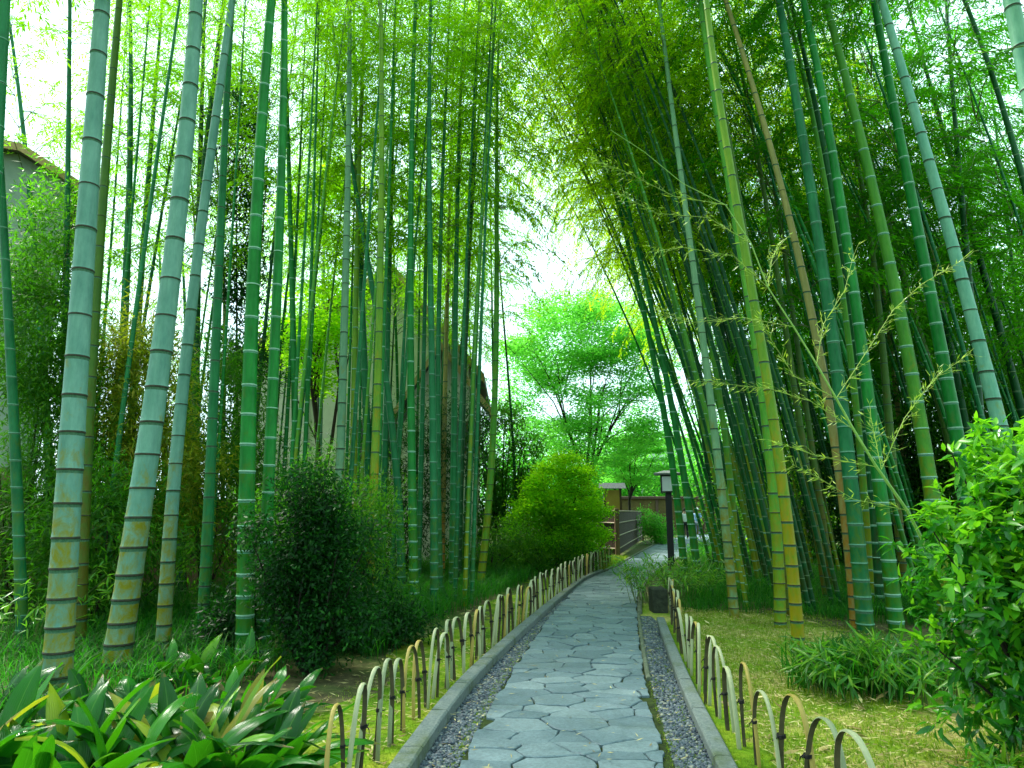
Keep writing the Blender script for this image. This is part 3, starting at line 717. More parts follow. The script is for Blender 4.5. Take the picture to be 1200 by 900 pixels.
for sx, sy in seeds:
    poly = [(sx-1, sy-1), (sx+1, sy-1), (sx+1, sy+1), (sx-1, sy+1)]
    dd = (SEED[:, 0]-sx)**2 + (SEED[:, 1]-sy)**2
    for j in np.argsort(dd)[1:22]:
        qx, qy = SEED[j]
        nx, ny = (qx - sx) * AX, (qy - sy)
        poly = clip(poly, (nx, ny), nx*(sx+qx)/2 + ny*(sy+qy)/2)
        if len(poly) < 3: break
    if len(poly) < 3: continue
    for f, sgn in ((SL, -1), (SR, 1)):
        a = (f(sy-.3), sy-.3); b = (f(sy+.3), sy+.3)
        nx, ny = (b[1]-a[1]) * sgn, -(b[0]-a[0]) * sgn
        poly = clip(poly, (nx, ny), nx*a[0] + ny*a[1])
    if len(poly) < 3: continue
    cx = sum(p[0] for p in poly)/len(poly); cy = sum(p[1] for p in poly)/len(poly)
    area = abs(sum(poly[i][0]*poly[(i+1) % len(poly)][1] - poly[(i+1) % len(poly)][0]*poly[i][1] for i in range(len(poly))))/2
    if area < 0.012: continue
    R = math.sqrt(area); g_ = rr.uniform(.003, .0065)
    ring = []
    for i in range(len(poly)):
        a, b = poly[i], poly[(i+1) % len(poly)]
        L = math.hypot(b[0]-a[0], b[1]-a[1]); k = max(1, int(L/0.06))
        for q in range(k):
            t = q/k
            jx = rr.uniform(-.006, .006)
            px, py = a[0]+(b[0]-a[0])*t + jx, a[1]+(b[1]-a[1])*t + rr.uniform(-.007, .007)
            dx, dy = cx-px, cy-py; dl = max(math.hypot(dx, dy), 1e-6)
            s_ = g_ * (1.7 if q == 0 else 1.0)
            px, py = px+dx/dl*s_, py+dy/dl*s_
            w1 = mnoise.noise_vector(Vector((px*3.1, py*3.1, 0))); w2 = mnoise.noise_vector(Vector((px*9, py*9, 4)))
            ring.append((px + w1.x*.035 + w2.x*.012, py + w1.y*.045 + w2.y*.012))
    cx = sum(p[0] for p in ring)/len(ring); cy = sum(p[1] for p in ring)/len(ring)
    n = len(ring); top = 0.034 + rr.uniform(-.005, .005); tx, ty = rr.uniform(-.016, .016), rr.uniform(-.02, .02)
    zt = lambda p: top + (p[0]-cx)*tx + (p[1]-cy)*ty
    ins = [(p[0]+(cx-p[0])*0.005/max(R*.5, .05), p[1]+(cy-p[1])*0.007/max(R*.5, .05)) for p in ring]
    vs = [(p[0], p[1], 0.013) for p in ring] + [(p[0], p[1], zt(p)-.006) for p in ring] + [(p[0], p[1], zt(p)) for p in ins]
    fs = [tuple(range(2*n, 3*n))]
    for l in range(2):
        for i in range(n): fs.append((l*n+i, l*n+(i+1) % n, (l+1)*n+(i+1) % n, (l+1)*n+i))
    stones.add(vs, fs)
tag(stones.build('path', m_stone), kind='structure')

# gravel pebbles
ico_v = []
ph = (1 + 5**.5)/2
for a, b in ((-1, ph), (1, ph), (-1, -ph), (1, -ph)): ico_v.append((a, b, 0))
for a, b in ((-1, ph), (1, ph), (-1, -ph), (1, -ph)): ico_v.append((0, a, b))
for a, b in ((ph, -1), (ph, 1), (-ph, -1), (-ph, 1)): ico_v.append((a, 0, b))
ico_v = np.array(ico_v)/math.sqrt(1+ph*ph)
ico_f = np.array([(0,11,5),(0,5,1),(0,1,7),(0,7,10),(0,10,11),(1,5,9),(5,11,4),(11,10,2),(10,7,6),(7,1,8),(3,9,4),(3,4,2),(3,2,6),(3,6,8),(3,8,9),(4,9,5),(2,4,11),(6,2,10),(8,6,7),(9,8,1)])
def pebbles(fl, fr, y0, y1, n):
    Vs, Fs = [], []
    for i in range(n):
        t = rr.random() ** 1.6
        y = y0 + (y1-y0)*t; x = fl(y) + (fr(y)-fl(y))*rr.random()
        r = rr.uniform(.006, .015) * (1 + 0.04*y)
        M3 = np.array(Matrix.Rotation(rr.uniform(0, 6.28), 3, 'Z') @ Matrix.Rotation(rr.uniform(-.5, .5), 3, 'X'))
        v = ico_v * np.array([r*rr.uniform(.9, 1.4), r*rr.uniform(.7, 1.1), r*rr.uniform(.5, .8)])
        Vs.append(v @ M3.T + np.array([x, y, .008 + r*rr.uniform(.1, .5)])); Fs.append(ico_f + 12*i)
    return np.concatenate(Vs), np.concatenate(Fs)
m_peb, nt, out = new_mat('pebble')
g = N(nt, 'ShaderNodeNewGeometry')
c = ramp(nt, g.outputs['Random Per Island'], [(0, (0.02, 0.03, 0.045)), (0.6, (0.055, 0.08, 0.105)), (0.9, (0.12, 0.145, 0.16)), (1, (0.26, 0.26, 0.18))])
pbsdf(nt, out, c, 0.55, 0.4, noise(nt, 120, 3), 0.2, 0.003)
V, Fq = pebbles(KL, lambda y: SL(y) - .01, 3.2, 17, 9500)
tag(link_mesh('gravel', mesh_np('gravel', V, Fq, m_peb, True)), 'loose grey pebbles in the drain left of the path', 'gravel', kind='stuff')
V, Fq = pebbles(lambda y: SR(y) + .05, lambda y: KR(min(y, 9.9)), 3.2, 10.3, 6500)
tag(link_mesh('gravel', mesh_np('gravel', V, Fq, m_peb, True)), 'loose grey pebbles in the drain right of the path', 'gravel', kind='stuff')

# fallen bamboo leaves, moss blades, lilyturf: uncountable ground cover
def flat_leaves(n, sampler, z0, L, W, zj=0.012):
    pts = np.array([sampler() for _ in range(n)])
    Pt = np.concatenate([pts, (z0 + RNG.uniform(0, zj, n))[:, None]], 1)
    D = rand_dir(n, -.12, .25)
    U = np.array([0, 0, 1.0]) + RNG.normal(0, .25, (n, 3))
    return leaf_arrays(Pt, D, U, RNG.uniform(*L, n), RNG.uniform(*W, n))

def s_clear():
    y = 3.0 + 8.0 * rr.random() ** 1.3
    return (KR(min(y, 9.9)) + 0.35 + rr.uniform(0, 2.7) * rr.uniform(.5, 1), y)
def s_left():
    y = 3.2 + 9 * rr.random() ** 1.4
    return (KL(y) - 0.2 - abs(rr.gauss(0, .7)), y)
def s_path():
    y = 3.2 + 10 * rr.random()
    if rr.random() < .65:
        if rr.random() < .5: return (SR(y) + rr.gauss(.12, .13), y)
        return (SL(y) + rr.gauss(-.15, .12), y)
    return (rr.uniform(SL(y), SR(y)), y)
parts = [flat_leaves(110, s_clear, .015, (.10, .26), (.025, .05), .03), flat_leaves(9000, s_clear, .01, (.03, .085), (.006, .013), .03), flat_leaves(2200, s_left, .012, (.05, .12), (.007, .015), .03),
         flat_leaves(700, s_path, .040, (.03, .08), (.006, .011), .004)]
V, Fq = join_arrays(parts)
tag(link_mesh('fallen_leaves', mesh_np('fallen_leaves', V, Fq, M['litter'])), 'straw coloured fallen bamboo leaves strewn over clearing and verges', 'leaf litter', kind='stuff')

def blades(n, sampler, H, W, lean, seg=1, clump=1, spread=0.05):
    """arching grass blades; seg quads each"""
    base = np.array([sampler() for _ in range(n)])
    base = np.repeat(base, clump, 0); n = len(base)
    base = base + RNG.normal(0, spread, (n, 2))
    a = RNG.uniform(0, 2*np.pi, n); o = np.stack([np.cos(a), np.sin(a), np.zeros(n)], 1); s = np.stack([-np.sin(a), np.cos(a), np.zeros(n)], 1)
    h = RNG.uniform(*H, n)[:, None]; w = RNG.uniform(*W, n)[:, None]; l = RNG.uniform(*lean, n)[:, None]
    B = np.concatenate([base, np.zeros((n, 1))], 1)
    rows = []
    for i in range(seg + 1):
        t = i/seg
        c = B + o*h*l*t*t + np.array([0, 0, 1.0])*h*(t - 0.45*l*t*t*t)
        ww = w*(1 - t**2*.93)*.5*(.6 + .4*min(1, t*3))
        rows += [c - s*ww, c + s*ww]
    V = np.stack(rows, 1); k = 2*(seg+1)
    q = np.array([[2*i, 2*i+1, 2*i+3, 2*i+2] for i in range(seg)])
    return V.reshape(-1, 3), ((np.arange(n)*k)[:, None, None] + q[None]).reshape(-1, 4)

def in_poly(pts):
    poly = [(G(*p).x, G(*p).y) for p in pts]
    xs_, ys_ = [p[0] for p in poly], [p[1] for p in poly]
    def inside(x, y):
        r = False
        for i in range(len(poly)):
            (x1, y1), (x2, y2) = poly[i], poly[i-1]
            if (y1 > y) != (y2 > y) and x < (x2-x1)*(y-y1)/(y2-y1) + x1: r = not r
        return r
    def s():
        while True:
            x, y = rr.uniform(min(xs_), max(xs_)), min(ys_) + (max(ys_)-min(ys_)) * rr.random() ** 1.5
            if inside(x, y): return (x, y)
    return s
s1 = in_poly([(395,762),(440,770),(480,745),(530,722),(575,703),(610,686),(660,668),(712,656),(690,645),(600,640),(500,655),(430,680)])
s2 = in_poly([(785,692),(815,712),(870,706),(960,703),(1000,728),(1090,735),(1150,700),(1050,655),(900,640),(815,640)])
s5 = in_poly([(800,716),(860,722),(900,716),(950,722),(1000,733),(1010,716),(960,700),(870,700),(810,705)])
s3 = in_poly([(-60,860),(60,850),(200,820),(330,790),(420,760),(430,700),(300,672),(150,668),(-60,672)])
parts = [blades(1500, s1, (.28, .55), (.007, .013), (.4, 1.2), 4, 16, .09), blades(1700, s2, (.28, .6), (.007, .013), (.4, 1.2), 4, 14, .10), blades(260, s5, (.12, .35), (.007, .012), (.4, 1.2), 4, 10, .10), blades(1300, s3, (.25, .5), (.007, .013), (.4, 1.2), 4, 14, .10)]
V, Fq = join_arrays(parts)
tag(link_mesh('lilyturf', mesh_np('lilyturf', V, Fq, M['grass'], True)), 'dark arching grass carpeting the foot of the groves', 'grass', kind='stuff')

def s_moss():
    y = 3.0 + 19 * rr.random() ** 1.7
    return (KL(y) - .14 - rr.random() ** 1.4 * 1.0, y)
def s_mossr():
    y = 3.0 + 6.8 * rr.random() ** 1.3
    return (KR(y) + .13 + rr.random() ** 1.5 * .6, y)
def s_tuft():
    if rr.random() < .5:
        y = 3.0 + 7.2 * rr.random() ** 1.3; w_ = KR(min(y, 9.9)) - SR(y); t = rr.random(); q_ = .5 + .5*math.sin(y*2.3 + 3*math.sin(y)); return (SR(y) + .04 + abs(rr.gauss(0, .03)) if t < .4 else KR(min(y, 9.9)) - .01 - abs(rr.gauss(0, .05 + .10*q_)), y)
    y = 3.0 + 8.0 * rr.random(); return (SL(y) - .03 - abs(rr.gauss(0, .03)), y)
def s_far():
    y = rr.uniform(13, 24); return (KL(y) - .15 - rr.random() * .7, y)
parts = [blades(6500, s_moss, (.012, .04), (.005, .010), (.2, 1.0), 1, 3, .02), blades(2600, s_mossr, (.015, .05), (.005, .010), (.2, 1.0), 1, 3, .02),
         blades(3200, s_tuft, (.012, .04), (.004, .008), (.3, 1.1), 2, 5, .014), blades(5200, s_clear, (.02, .07), (.005, .010), (.3, 1.1), 2, 5, .05),
         blades(500, s_far, (.06, .22), (.008, .014), (.3, 1.0), 2, 8, .05)]
V, Fq = join_arrays(parts)
tag(link_mesh('short_grass', mesh_np('short_grass', V, Fq, M['moss_blade'])), 'yellow green moss and short grass beside the kerbs', 'grass', kind='stuff')

# ------------------------------------------------------------------ hoop fences
m_h1 = simple('hoop_pale', (0.25, 0.28, 0.15), (0.40, 0.40, 0.23), 9, 0.55, 0.35, 0.2, 0.004, (1, 1, 0.25))
m_h2 = simple('hoop_yellow', (0.27, 0.19, 0.03), (0.40, 0.31, 0.08), 9, 0.55, 0.35, 0.2, 0.004, (1, 1, 0.25))
m_h3 = simple('hoop_green', (0.16, 0.20, 0.10), (0.28, 0.30, 0.17), 9, 0.55, 0.35, 0.2, 0.004, (1, 1, 0.25))
m_in = simple('hoop_inside', (0.03, 0.028, 0.014), (0.10, 0.085, 0.04), 9, 0.8)
m_tie = simple('black_twine', (0.006, 0.006, 0.006), (0.02, 0.02, 0.018), 40, 0.9)
AH, HH, PN = 0.165, 0.53, 2.3
def hoop_mesh(mat, hs):
    mb = MB(); pts = []
    n = 26
    for i in range(n + 1):
        t = math.pi * i / n
        cx, sx = math.cos(t), math.sin(t)
        pts.append(Vector((AH * math.copysign(abs(cx) ** (2/PN), cx) * -1, 0, HH * hs * abs(sx) ** (2/PN))))
    pts[0].z = pts[-1].z = -0.06
    vs, fs, w, th = [], [], 0.0145, 0.008
    for i, p in enumerate(pts):
        t = (pts[min(i+1, n)] - pts[max(i-1, 0)]).normalized(); nn = Vector((-t.z, 0, t.x))
        bumpk = 1.12 if i in (5, 11, 17, 22) else 1.0
        for a, b in ((-1, -.1), (-.75, .65), (0, 1), (.75, .65), (1, -.1), (0, -.45)):
            vs.append(p + Vector((0, w*a*bumpk, 0)) + nn * th * b * bumpk)
    mb.add([], [])
    for i in range(n):
        for k in range(6):
            f = (i*6+k, i*6+(k+1) % 6, (i+1)*6+(k+1) % 6, (i+1)*6+k)
            fs.append((f, 1 if k >= 4 else 0))
    b0 = len(mb.v); mb.v += [tuple(v) for v in vs]
    for f, m in fs: mb.f.append(tuple(i + b0 for i in f)); mb.m.append(m); mb.sm.append(False)
    return mb.mesh('hoop', [mat, m_in])
HM = [hoop_mesh(m, s) for m in (m_h1, m_h1, m_h1, m_h2, m_h3) for s in (0.97, 1.03)]
def tie_mesh():
    mb = MB()
    for k in range(3):
        z = (k-1) * .009
        pts = [(.026*math.cos(a), .024*math.sin(a), z + .003*math.sin(2*a)) for a in np.linspace(0, 2*math.pi, 13)]
        mb.tube(pts, .0055, 5, cap=False)
    mb.tube([(.01, -.026, 0), (.03, -.04, -.008), (.05, -.045, .004)], [.005, .004, .003], 5)
    mb.tube([(-.01, -.026, 0), (-.025, -.04, -.02), (-.03, -.045, -.045)], [.005, .004, .003], 5)
    return mb.mesh('tie', m_tie)
TM = tie_mesh()
ZT = HH * (1 - (0.146/AH) ** PN) ** (1/PN)

def hoop_fence(label, f, y0, y1, flip, kx=1.0, kz=1.0):
    root = empty('hoop_fence', (f(y0), y0, 0)); tag(root, label, 'fence', 'low hoop fences along the path')
    y = y0; i = 0
    while y < y1:
        dxdy = (f(y+.1) - f(y-.1)) / .2; q = math.hypot(1, dxdy)
        h = link_mesh('hoop', rr.choice(HM), root)
        h.location = (f(y) - f(y0) + (0.011 if i % 2 else -0.011), y - y0, 0)
        ang = math.atan2(1, dxdy)
        h.rotation_euler = (rr.uniform(-.09, .09), rr.uniform(-.05, .05), ang + rr.uniform(-.10, .10))
        h.scale = (kx*rr.uniform(.97, 1.04), rr.uniform(.75, 1.1), kz*rr.uniform(.92, 1.06))
        t = link_mesh('tie', TM, h); q_ = rr.uniform(.6, .85); t.scale = (q_, q_, q_); t.location = (0.146, 0, ZT); t.rotation_euler = (0, 0, rr.uniform(-.4, .4) + (math.pi if flip else 0))
        y += 0.293 * kx / q; i += 1
fl_ = smooth_x(poly_x([(330,1100),(398,940),(435,897),(455,878),(477,855),(507,822),(532,799),(563,772),(593,747),(640,712),(680,683),(706,668),(724,656)]), .4)
hoop_fence('long low fence of pale split bamboo hoops along the left kerb', fl_, 3.78, 20.6, False)
fr_ = smooth_x(poly_x([(1120,1100),(985,985),(939,945),(909,918),(887,899),(867,877),(852,855),(828,824),(812,795),(800,765),(790,736),(786,718),(783,706)]), .4)
hoop_fence('short low fence of bamboo hoops along the right kerb before the clearing', fr_, 2.95, 11.2, True, 1.12, .96)

# ------------------------------------------------------------------ broad leaf plants (bottom left)
def broad_leaf(p0, az, L, W, rise, droop, roll):
    """blade on a stalk: grid of 3 x 9, arching over"""
    o = np.array([math.cos(az), math.sin(az), 0]); s = np.array([-o[1], o[0], 0]); up = np.array([0, 0, 1.0])
    V = []
    pts = []
    for i in range(10):
        t = i/9
        pts.append(p0 + o*L*(t*(1-rise) + droop*.45*t*t) + up*L*(rise*t*1.05 - droop*t**2.2*.55))
    for i in range(10):
        t = i/9
        tg = pts[min(i+1, 9)] - pts[max(i-1, 0)]; tg = tg/np.linalg.norm(tg)
        sv = s*math.cos(roll) + np.cross(tg, s)*math.sin(roll); nv = np.cross(sv, tg)
        w = W*.5*(0.08 if t < .22 else max(0.02, math.sin(math.pi*min(1, (t-.18)/.82)**.8)))
        wav = 0.06*W*math.sin(t*9 + az*5)
        V += [pts[i] - sv*w + nv*(w*.28 + wav), pts[i] - sv*w*.5 + nv*w*.08, pts[i], pts[i] + sv*w*.5 + nv*w*.08, pts[i] + sv*w + nv*(w*.28 - wav)]
    Fq = [(i*5+j, i*5+j+1, (i+1)*5+j+1, (i+1)*5+j) for i in range(9) for j in range(4)]
    return np.array(V), np.array(Fq)

def broad_plant(label, x, y, n, R, Lr, old=0.12, Wr=(.085, .125), face=None):
    root = empty('broad_leaf_plant', (x, y, 0)); tag(root, label, 'plant', 'broad leaf plants in the near left bed')
    A, B = [], []
    for i in range(n):
        az = rr.uniform(0, 6.28) if face is None else face + rr.gauss(0, 1.1)
        rad = R*math.sqrt(rr.random()); a2 = rr.uniform(0, 6.28)
        p0 = np.array([rad*math.cos(a2), rad*math.sin(a2), 0.0])
        az = math.atan2(p0[1], p0[0]) + rr.gauss(0, .9) if face is None else az
        lf = broad_leaf(p0, az, rr.uniform(*Lr), rr.uniform(*Wr), rr.uniform(.56, .93), rr.uniform(.35, 1.1), rr.uniform(-.6, .6))
        (B if rr.random() < old*.55 else A).append(lf)
    for nm, q, mt in (('leaves', A, 'fol_asp'), ('yellowing_leaves', B, 'fol_asp_old')):
        if q:
            V, Fq = join_arrays(q); me = mesh_np(nm, V, Fq, M[mt], True); link_mesh(nm, me, root)
            uv = me.uv_layers.new(name='UVMap'); ix = Fq.ravel() % 50
            uv.data.foreach_set('uv', np.stack([(ix % 5)/4, (ix // 5)/9], 1).astype(np.float32).ravel())
    return root
def at(px, Y): 
    p = P(px, 600, Y); return p.x, p.y
for lab, px, Y, n, R, Lr, old in (
    ('glossy broad leaf clump with yellowing leaves beside the first fence hoop', 292, 4.05, 58, .36, (.6, .82), .12),
    ('glossy broad leaf clump in front of the mottled thick culm', 225, 4.1, 62, .40, (.68, 1.0), .2),
    ('glossy broad leaf clump below the leftmost thick culm in the photo corner', 95, 3.7, 57, .40, (.65, .95), .08),
    ('broad leaf clump spilling from the lower left edge with long drooping leaves', -10, 3.9, 45, .36, (.65, .95), .05),
    ('lower broad leaf clump in front of all others at the photo bottom', 205, 3.45, 38, .32, (.45, .62), .08),
    ('dark broad leaf clump in shade behind the blue green culm', 255, 6.4, 38, .40, (.45, .65), .02),
    ('dark broad leaf clump in shade before the bright green culm', 300, 5.2, 32, .35, (.45, .62), .03),
    ('broad leaf tuft at the foot of the leftmost thick pale culm', 25, 5.0, 38, .36, (.5, .75), .02),
    ('broad leaf clump at the shaded foot of the mottled thick culm', 150, 5.0, 33, .36, (.4, .6), .04)):
    x, y = at(px, Y); broad_plant(lab, x, y, n, R, Lr, old, (.095, .145))

# ------------------------------------------------------------------ bushes and trees
def crown_points(n, c, r, lump=0.35, hollow=0.45):
    d = rand_dir(n); k = (hollow + (1-hollow)*RNG.random((n, 1))**.6)
    a = RNG.uniform(0, 6.28, 6)
    l = 1 + lump*(np.sin(d[:, :1]*4+a[0])*np.sin(d[:, 1:2]*5+a[1]) + .6*np.sin(d[:, 2:3]*7+a[2]+d[:, :1]*3))
    return np.array(c) + d*k*l*np.array(r), d

def whorls(cs, ds, per, L, W, droop, fold, spread=.03, upb=.3):
    n = len(cs)
    base = np.repeat(cs, per, 0) + RNG.normal(0, spread, (n*per, 3))
    out_ = np.repeat(nrm(ds + np.array([0, 0, upb])), per, 0)
    dirs = nrm(out_*.55 + rand_dir(n*per)*.9) + np.array([0, 0, -droop])
    U = np.array([0, 0, 1.0]) + out_*.7 + RNG.normal(0, .5, (n*per, 3))
    return leaf_arrays(base, dirs, U, RNG.uniform(*L, n*per), RNG.uniform(*W, n*per), fold)

def stems(mb, base, tips, r=.02, n=5):
    for t in tips:
        t = Vector(t); b = Vector(base)
        mid = b.lerp(t, .5) + Vector((rr.uniform(-.1, .1), rr.uniform(-.1, .1), rr.uniform(0, .15)))
        mb.tube([b, b.lerp(mid, .6), mid, t], [r, r*.75, r*.55, r*.2], n)

def bush(name, label, cat, x, y, lobes, n, per, L, W, mat, droop=.3, fold=0.0, bark='bark', young=None, group=None, spread=.04, stem_r=.02, nst=8):
    """lobes: (centre, radii) local to the foot"""
    root = empty(name, (x, y, 0)); tag(root, label, cat, group)
    A, Bq, tips = [], [], []
    tot = sum(r[0]*r[1]*r[2] for _, r in lobes) ** 1
    for c, r in lobes:
        k = max(8, int(n * (r[0]*r[1]*r[2]) / tot))
        cs, ds = crown_points(k, c, r)
        keep = cs[:, 2] > .06; cs, ds = cs[keep], ds[keep]
        tips += list(cs[:max(2, int(nst*k/n))])
        if young:
            top = (ds[:, 2] + RNG.normal(0, .4, len(ds))) > .1
            if top.any(): Bq.append(whorls(cs[top], ds[top], per, L, W, droop*.8, fold, spread))
            cs, ds = cs[~top], ds[~top]
        A.append(whorls(cs, ds, per, L, W, droop, fold, spread))
    sm = fold > 0
    V, Fq = join_arrays(A); link_mesh('foliage', mesh_np('foliage', V, Fq, M[mat], sm), root)
    if Bq:
        V, Fq = join_arrays(Bq); link_mesh('young_foliage', mesh_np('young_foliage', V, Fq, M[young], sm), root)
    mb = MB(); stems(mb, (0, 0, -.05), tips, stem_r)
    mb.build('stem', M[bark], root)
    return root

# near right bush with large glossy leaves
x, y = at(1216, 4.2)
bush('glossy_bush', 'glossy green bush with fresh lime leaves on top filling the lower right corner', 'bush', x, y,
     [((0, 0, 1.15), (.62, .6, .6)), ((.25, -.1, .75), (.6, .55, .55)), ((-.2, .15, .9), (.42, .45, .45)), ((.1, 0, 1.6), (.4, .4, .34)), ((.6, .1, 1.2), (.5, .5, .6)), ((-.05, .1, .45), (.5, .5, .4)), ((.35, -.1, 1.85), (.3, .3, .2)), ((-.15, 0, 1.72), (.32, .3, .22)), ((.1, 0, 1.95), (.34, .3, .18)), ((-.45, .1, 1.35), (.28, .3, .25))],
     1700, 8, (.07, .13), (.028, .045), 'fol_gloss', .35, .14, 'bark_dark', 'fol_young', spread=.02)
x, y = at(1010, 6.4)
# sasa clumps
def sasa(label, x, y, n, R, H, L, mat='fol_sasa', group='sasa bamboo clumps'):
    root = empty('sasa_clump', (x, y, 0)); tag(root, label, 'plant', group)
    mb = MB(); cs, ds = [], []
    for i in range(n):
        a = rr.uniform(0, 6.28); q = R*math.sqrt(rr.random()); bx, by = q*math.cos(a), q*math.sin(a)
        hh = rr.uniform(.5, 1)*H; ln = rr.uniform(.2, .7)*hh
        tip = (bx + ln*math.cos(a), by + ln*math.sin(a), hh)
        mb.tube([(bx, by, -.03), (bx + ln*.3*math.cos(a), by + ln*.3*math.sin(a), hh*.6), tip], [.005, .004, .002], 4)
        for t in (.55, .8, 1.0):
            cs.append((bx + ln*t*math.cos(a), by + ln*t*math.sin(a), hh*(.2+.8*t))); ds.append((math.cos(a), math.sin(a), .2))
    V, Fq = whorls(np.array(cs), np.array(ds), 5, L, (.016, .028), .25, .1, .015)
    link_mesh('foliage', mesh_np('foliage', V, Fq, M[mat], True), root)
    mb.build('stem', M['twig'], root)
for lab, px, Y, n, R, H, L in (
    ('sasa clump with lime leaf tips spreading over the litter, left half', 985, 6.0, 34, .32, .42, (.12, .2)),
    ('sasa clump against the foot of the glossy bush', 1060, 5.9, 34, .34, .46, (.12, .2)),
    ('low sasa tuft at the bottom right photo edge', 1150, 3.9, 16, .2, .25, (.1, .16)),
    ('yellow green sasa clump growing around the dark stone block', 772, 11.6, 46, .5, .75, (.1, .17)),
    ('sasa clump behind the stone block at the bowed culm feet', 800, 12.6, 40, .5, .7, (.1, .17)),
    ('pale sasa tuft in the shaded left grass near the thick culms', 20, 7.4, 40, .6, .9, (.1, .16))):
    x, y = at(px, Y); sasa(lab, x, y, n, R, H, L)
x, y = at(1020, 6.1)
# dark grass clump behind the sasa
s4 = lambda: (x + rr.gauss(0, .35), y + .25 + rr.gauss(0, .25))
V, Fq = blades(110, s4, (.3, .55), (.01, .018), (.4, 1.1), 4, 12, .06)
V = V - np.tile(np.array([x, y + .25, 0]), (len(V), 1))
tag(link_mesh('grass_clump', mesh_np('grass_clump', V, Fq, M['grass'], True), None, (x, y + .25, 0)), 'dark strap leaved grass clump standing behind the sasa leaves', 'plant')

# dark round shrub on the left
x, y = at(368, 6.9)
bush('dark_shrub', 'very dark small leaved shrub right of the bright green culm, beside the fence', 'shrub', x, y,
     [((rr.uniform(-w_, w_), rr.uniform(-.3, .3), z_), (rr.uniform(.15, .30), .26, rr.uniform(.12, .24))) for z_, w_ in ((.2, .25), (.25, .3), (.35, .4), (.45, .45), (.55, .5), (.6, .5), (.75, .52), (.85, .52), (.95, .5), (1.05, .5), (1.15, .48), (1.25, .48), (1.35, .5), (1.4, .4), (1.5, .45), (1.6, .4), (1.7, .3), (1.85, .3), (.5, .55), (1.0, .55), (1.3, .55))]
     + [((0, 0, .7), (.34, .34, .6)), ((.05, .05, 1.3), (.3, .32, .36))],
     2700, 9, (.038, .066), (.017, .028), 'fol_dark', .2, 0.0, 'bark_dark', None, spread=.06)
x, y = at(395, 8.6)
bush('leafy_shrub', 'mid green feathery shrub rising just behind the very dark shrub', 'shrub', x, y,
     [((0, 0, .9), (.8, .7, .8)), ((-.5, 0, 1.45), (.6, .6, .45)), ((.25, 0, 1.5), (.5, .6, .4))], 1300, 9, (.06, .11), (.015, .024), 'fol_thicket', .35, spread=.07)

for lab, px, Y, lobes, n in (
    ('low dark undergrowth leaning out right of the very dark shrub', 432, 8.0, [((-.2, 0, .35), (.4, .4, .4)), ((.2, .1, .28), (.4, .4, .3)), ((-.25, .2, .85), (.3, .3, .3)), ((.5, .2, .2), (.3, .3, .22))], 800),
    ('low dark undergrowth between the slim blue green culm and the very dark shrub', 292, 7.7, [((0, 0, .35), (.4, .4, .4)), ((.2, .1, .8), (.28, .3, .35)), ((-.3, .1, .25), (.3, .3, .25))], 600),
    ('trailing undergrowth along the grass edge left of the lime maple', 575, 16.5, [((0, 0, .5), (.9, .6, .55)), ((-.9, .2, .4), (.7, .6, .45)), ((.6, .2, .9), (.6, .5, .5))], 900),
    ('trailing undergrowth at the foot of the lime maple', 640, 17.2, [((0, 0, .4), (.9, .5, .45)), ((.8, .1, .35), (.6, .5, .4)), ((-.7, 0, .6), (.5, .5, .5))], 900)):
    x, y = at(px, Y)
    bush('undergrowth_shrub', lab, 'shrub', x, y, lobes, n, 9, (.05, .09), (.018, .03), 'fol_dark' if Y < 10 else 'fol_thicket', .35, 0.0, 'bark_dark', None, spread=.07, group='low shrubs of the left grove')

# leafy bamboo thickets in front of the houses
for lab, px, Y, lobes, n, mat in (
    ('tall leafy thicket before the grey house at the far left edge', 28, 10.0, [((-.1, 0, 4.2), (.75, .8, 1.5)), ((.4, .3, 2.4), (.9, .8, 1.2)), ((-.3, 0, 5.4), (.42, .6, 1.35)), ((-.3, 0, 1.2), (1.2, .9, .9)), ((.35, 0, 3.6), (.5, .6, .9))], 1500, 'fol_thicket'),
    ('olive and yellow tinted thicket between the two thickest culms', 150, 10.5, [((0, 0, 3.2), (.8, .7, 1.3)), ((.3, .2, 2.0), (.9, .8, 1.0)), ((-.2, .2, 4.2), (.5, .5, .8))], 800, 'fol_olive'),
    ('green thicket behind the medium pale culm', 245, 12.0, [((0, 0, 3.2), (.9, .8, 1.6)), ((.3, 0, 1.5), (1.2, .9, 1.1))], 700, 'fol_thicket'),
    ('dim thicket filling the gap right of the leftmost thick culm, low down', 120, 9.4, [((0, 0, 1.2), (1.0, .8, 1.0))], 450, 'fol_thicket'),
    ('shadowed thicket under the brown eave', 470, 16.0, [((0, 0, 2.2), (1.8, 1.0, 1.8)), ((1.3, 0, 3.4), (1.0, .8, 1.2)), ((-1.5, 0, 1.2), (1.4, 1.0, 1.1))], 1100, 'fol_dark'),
    ('low green thicket beneath the pale house wall', 380, 14.5, [((0, 0, 1.6), (1.6, 1.0, 1.4)), ((-1.3, 0, 1.2), (1.2, 1.0, 1.0))], 700, 'fol_thicket')):
    x, y = at(px, Y)
    bush('thicket', lab, 'shrub', x, y, lobes, int(n*2.2), 10, (.10, .17), (.018, .03), mat, .55, spread=.12, group='leafy thickets of the left grove', stem_r=.02)

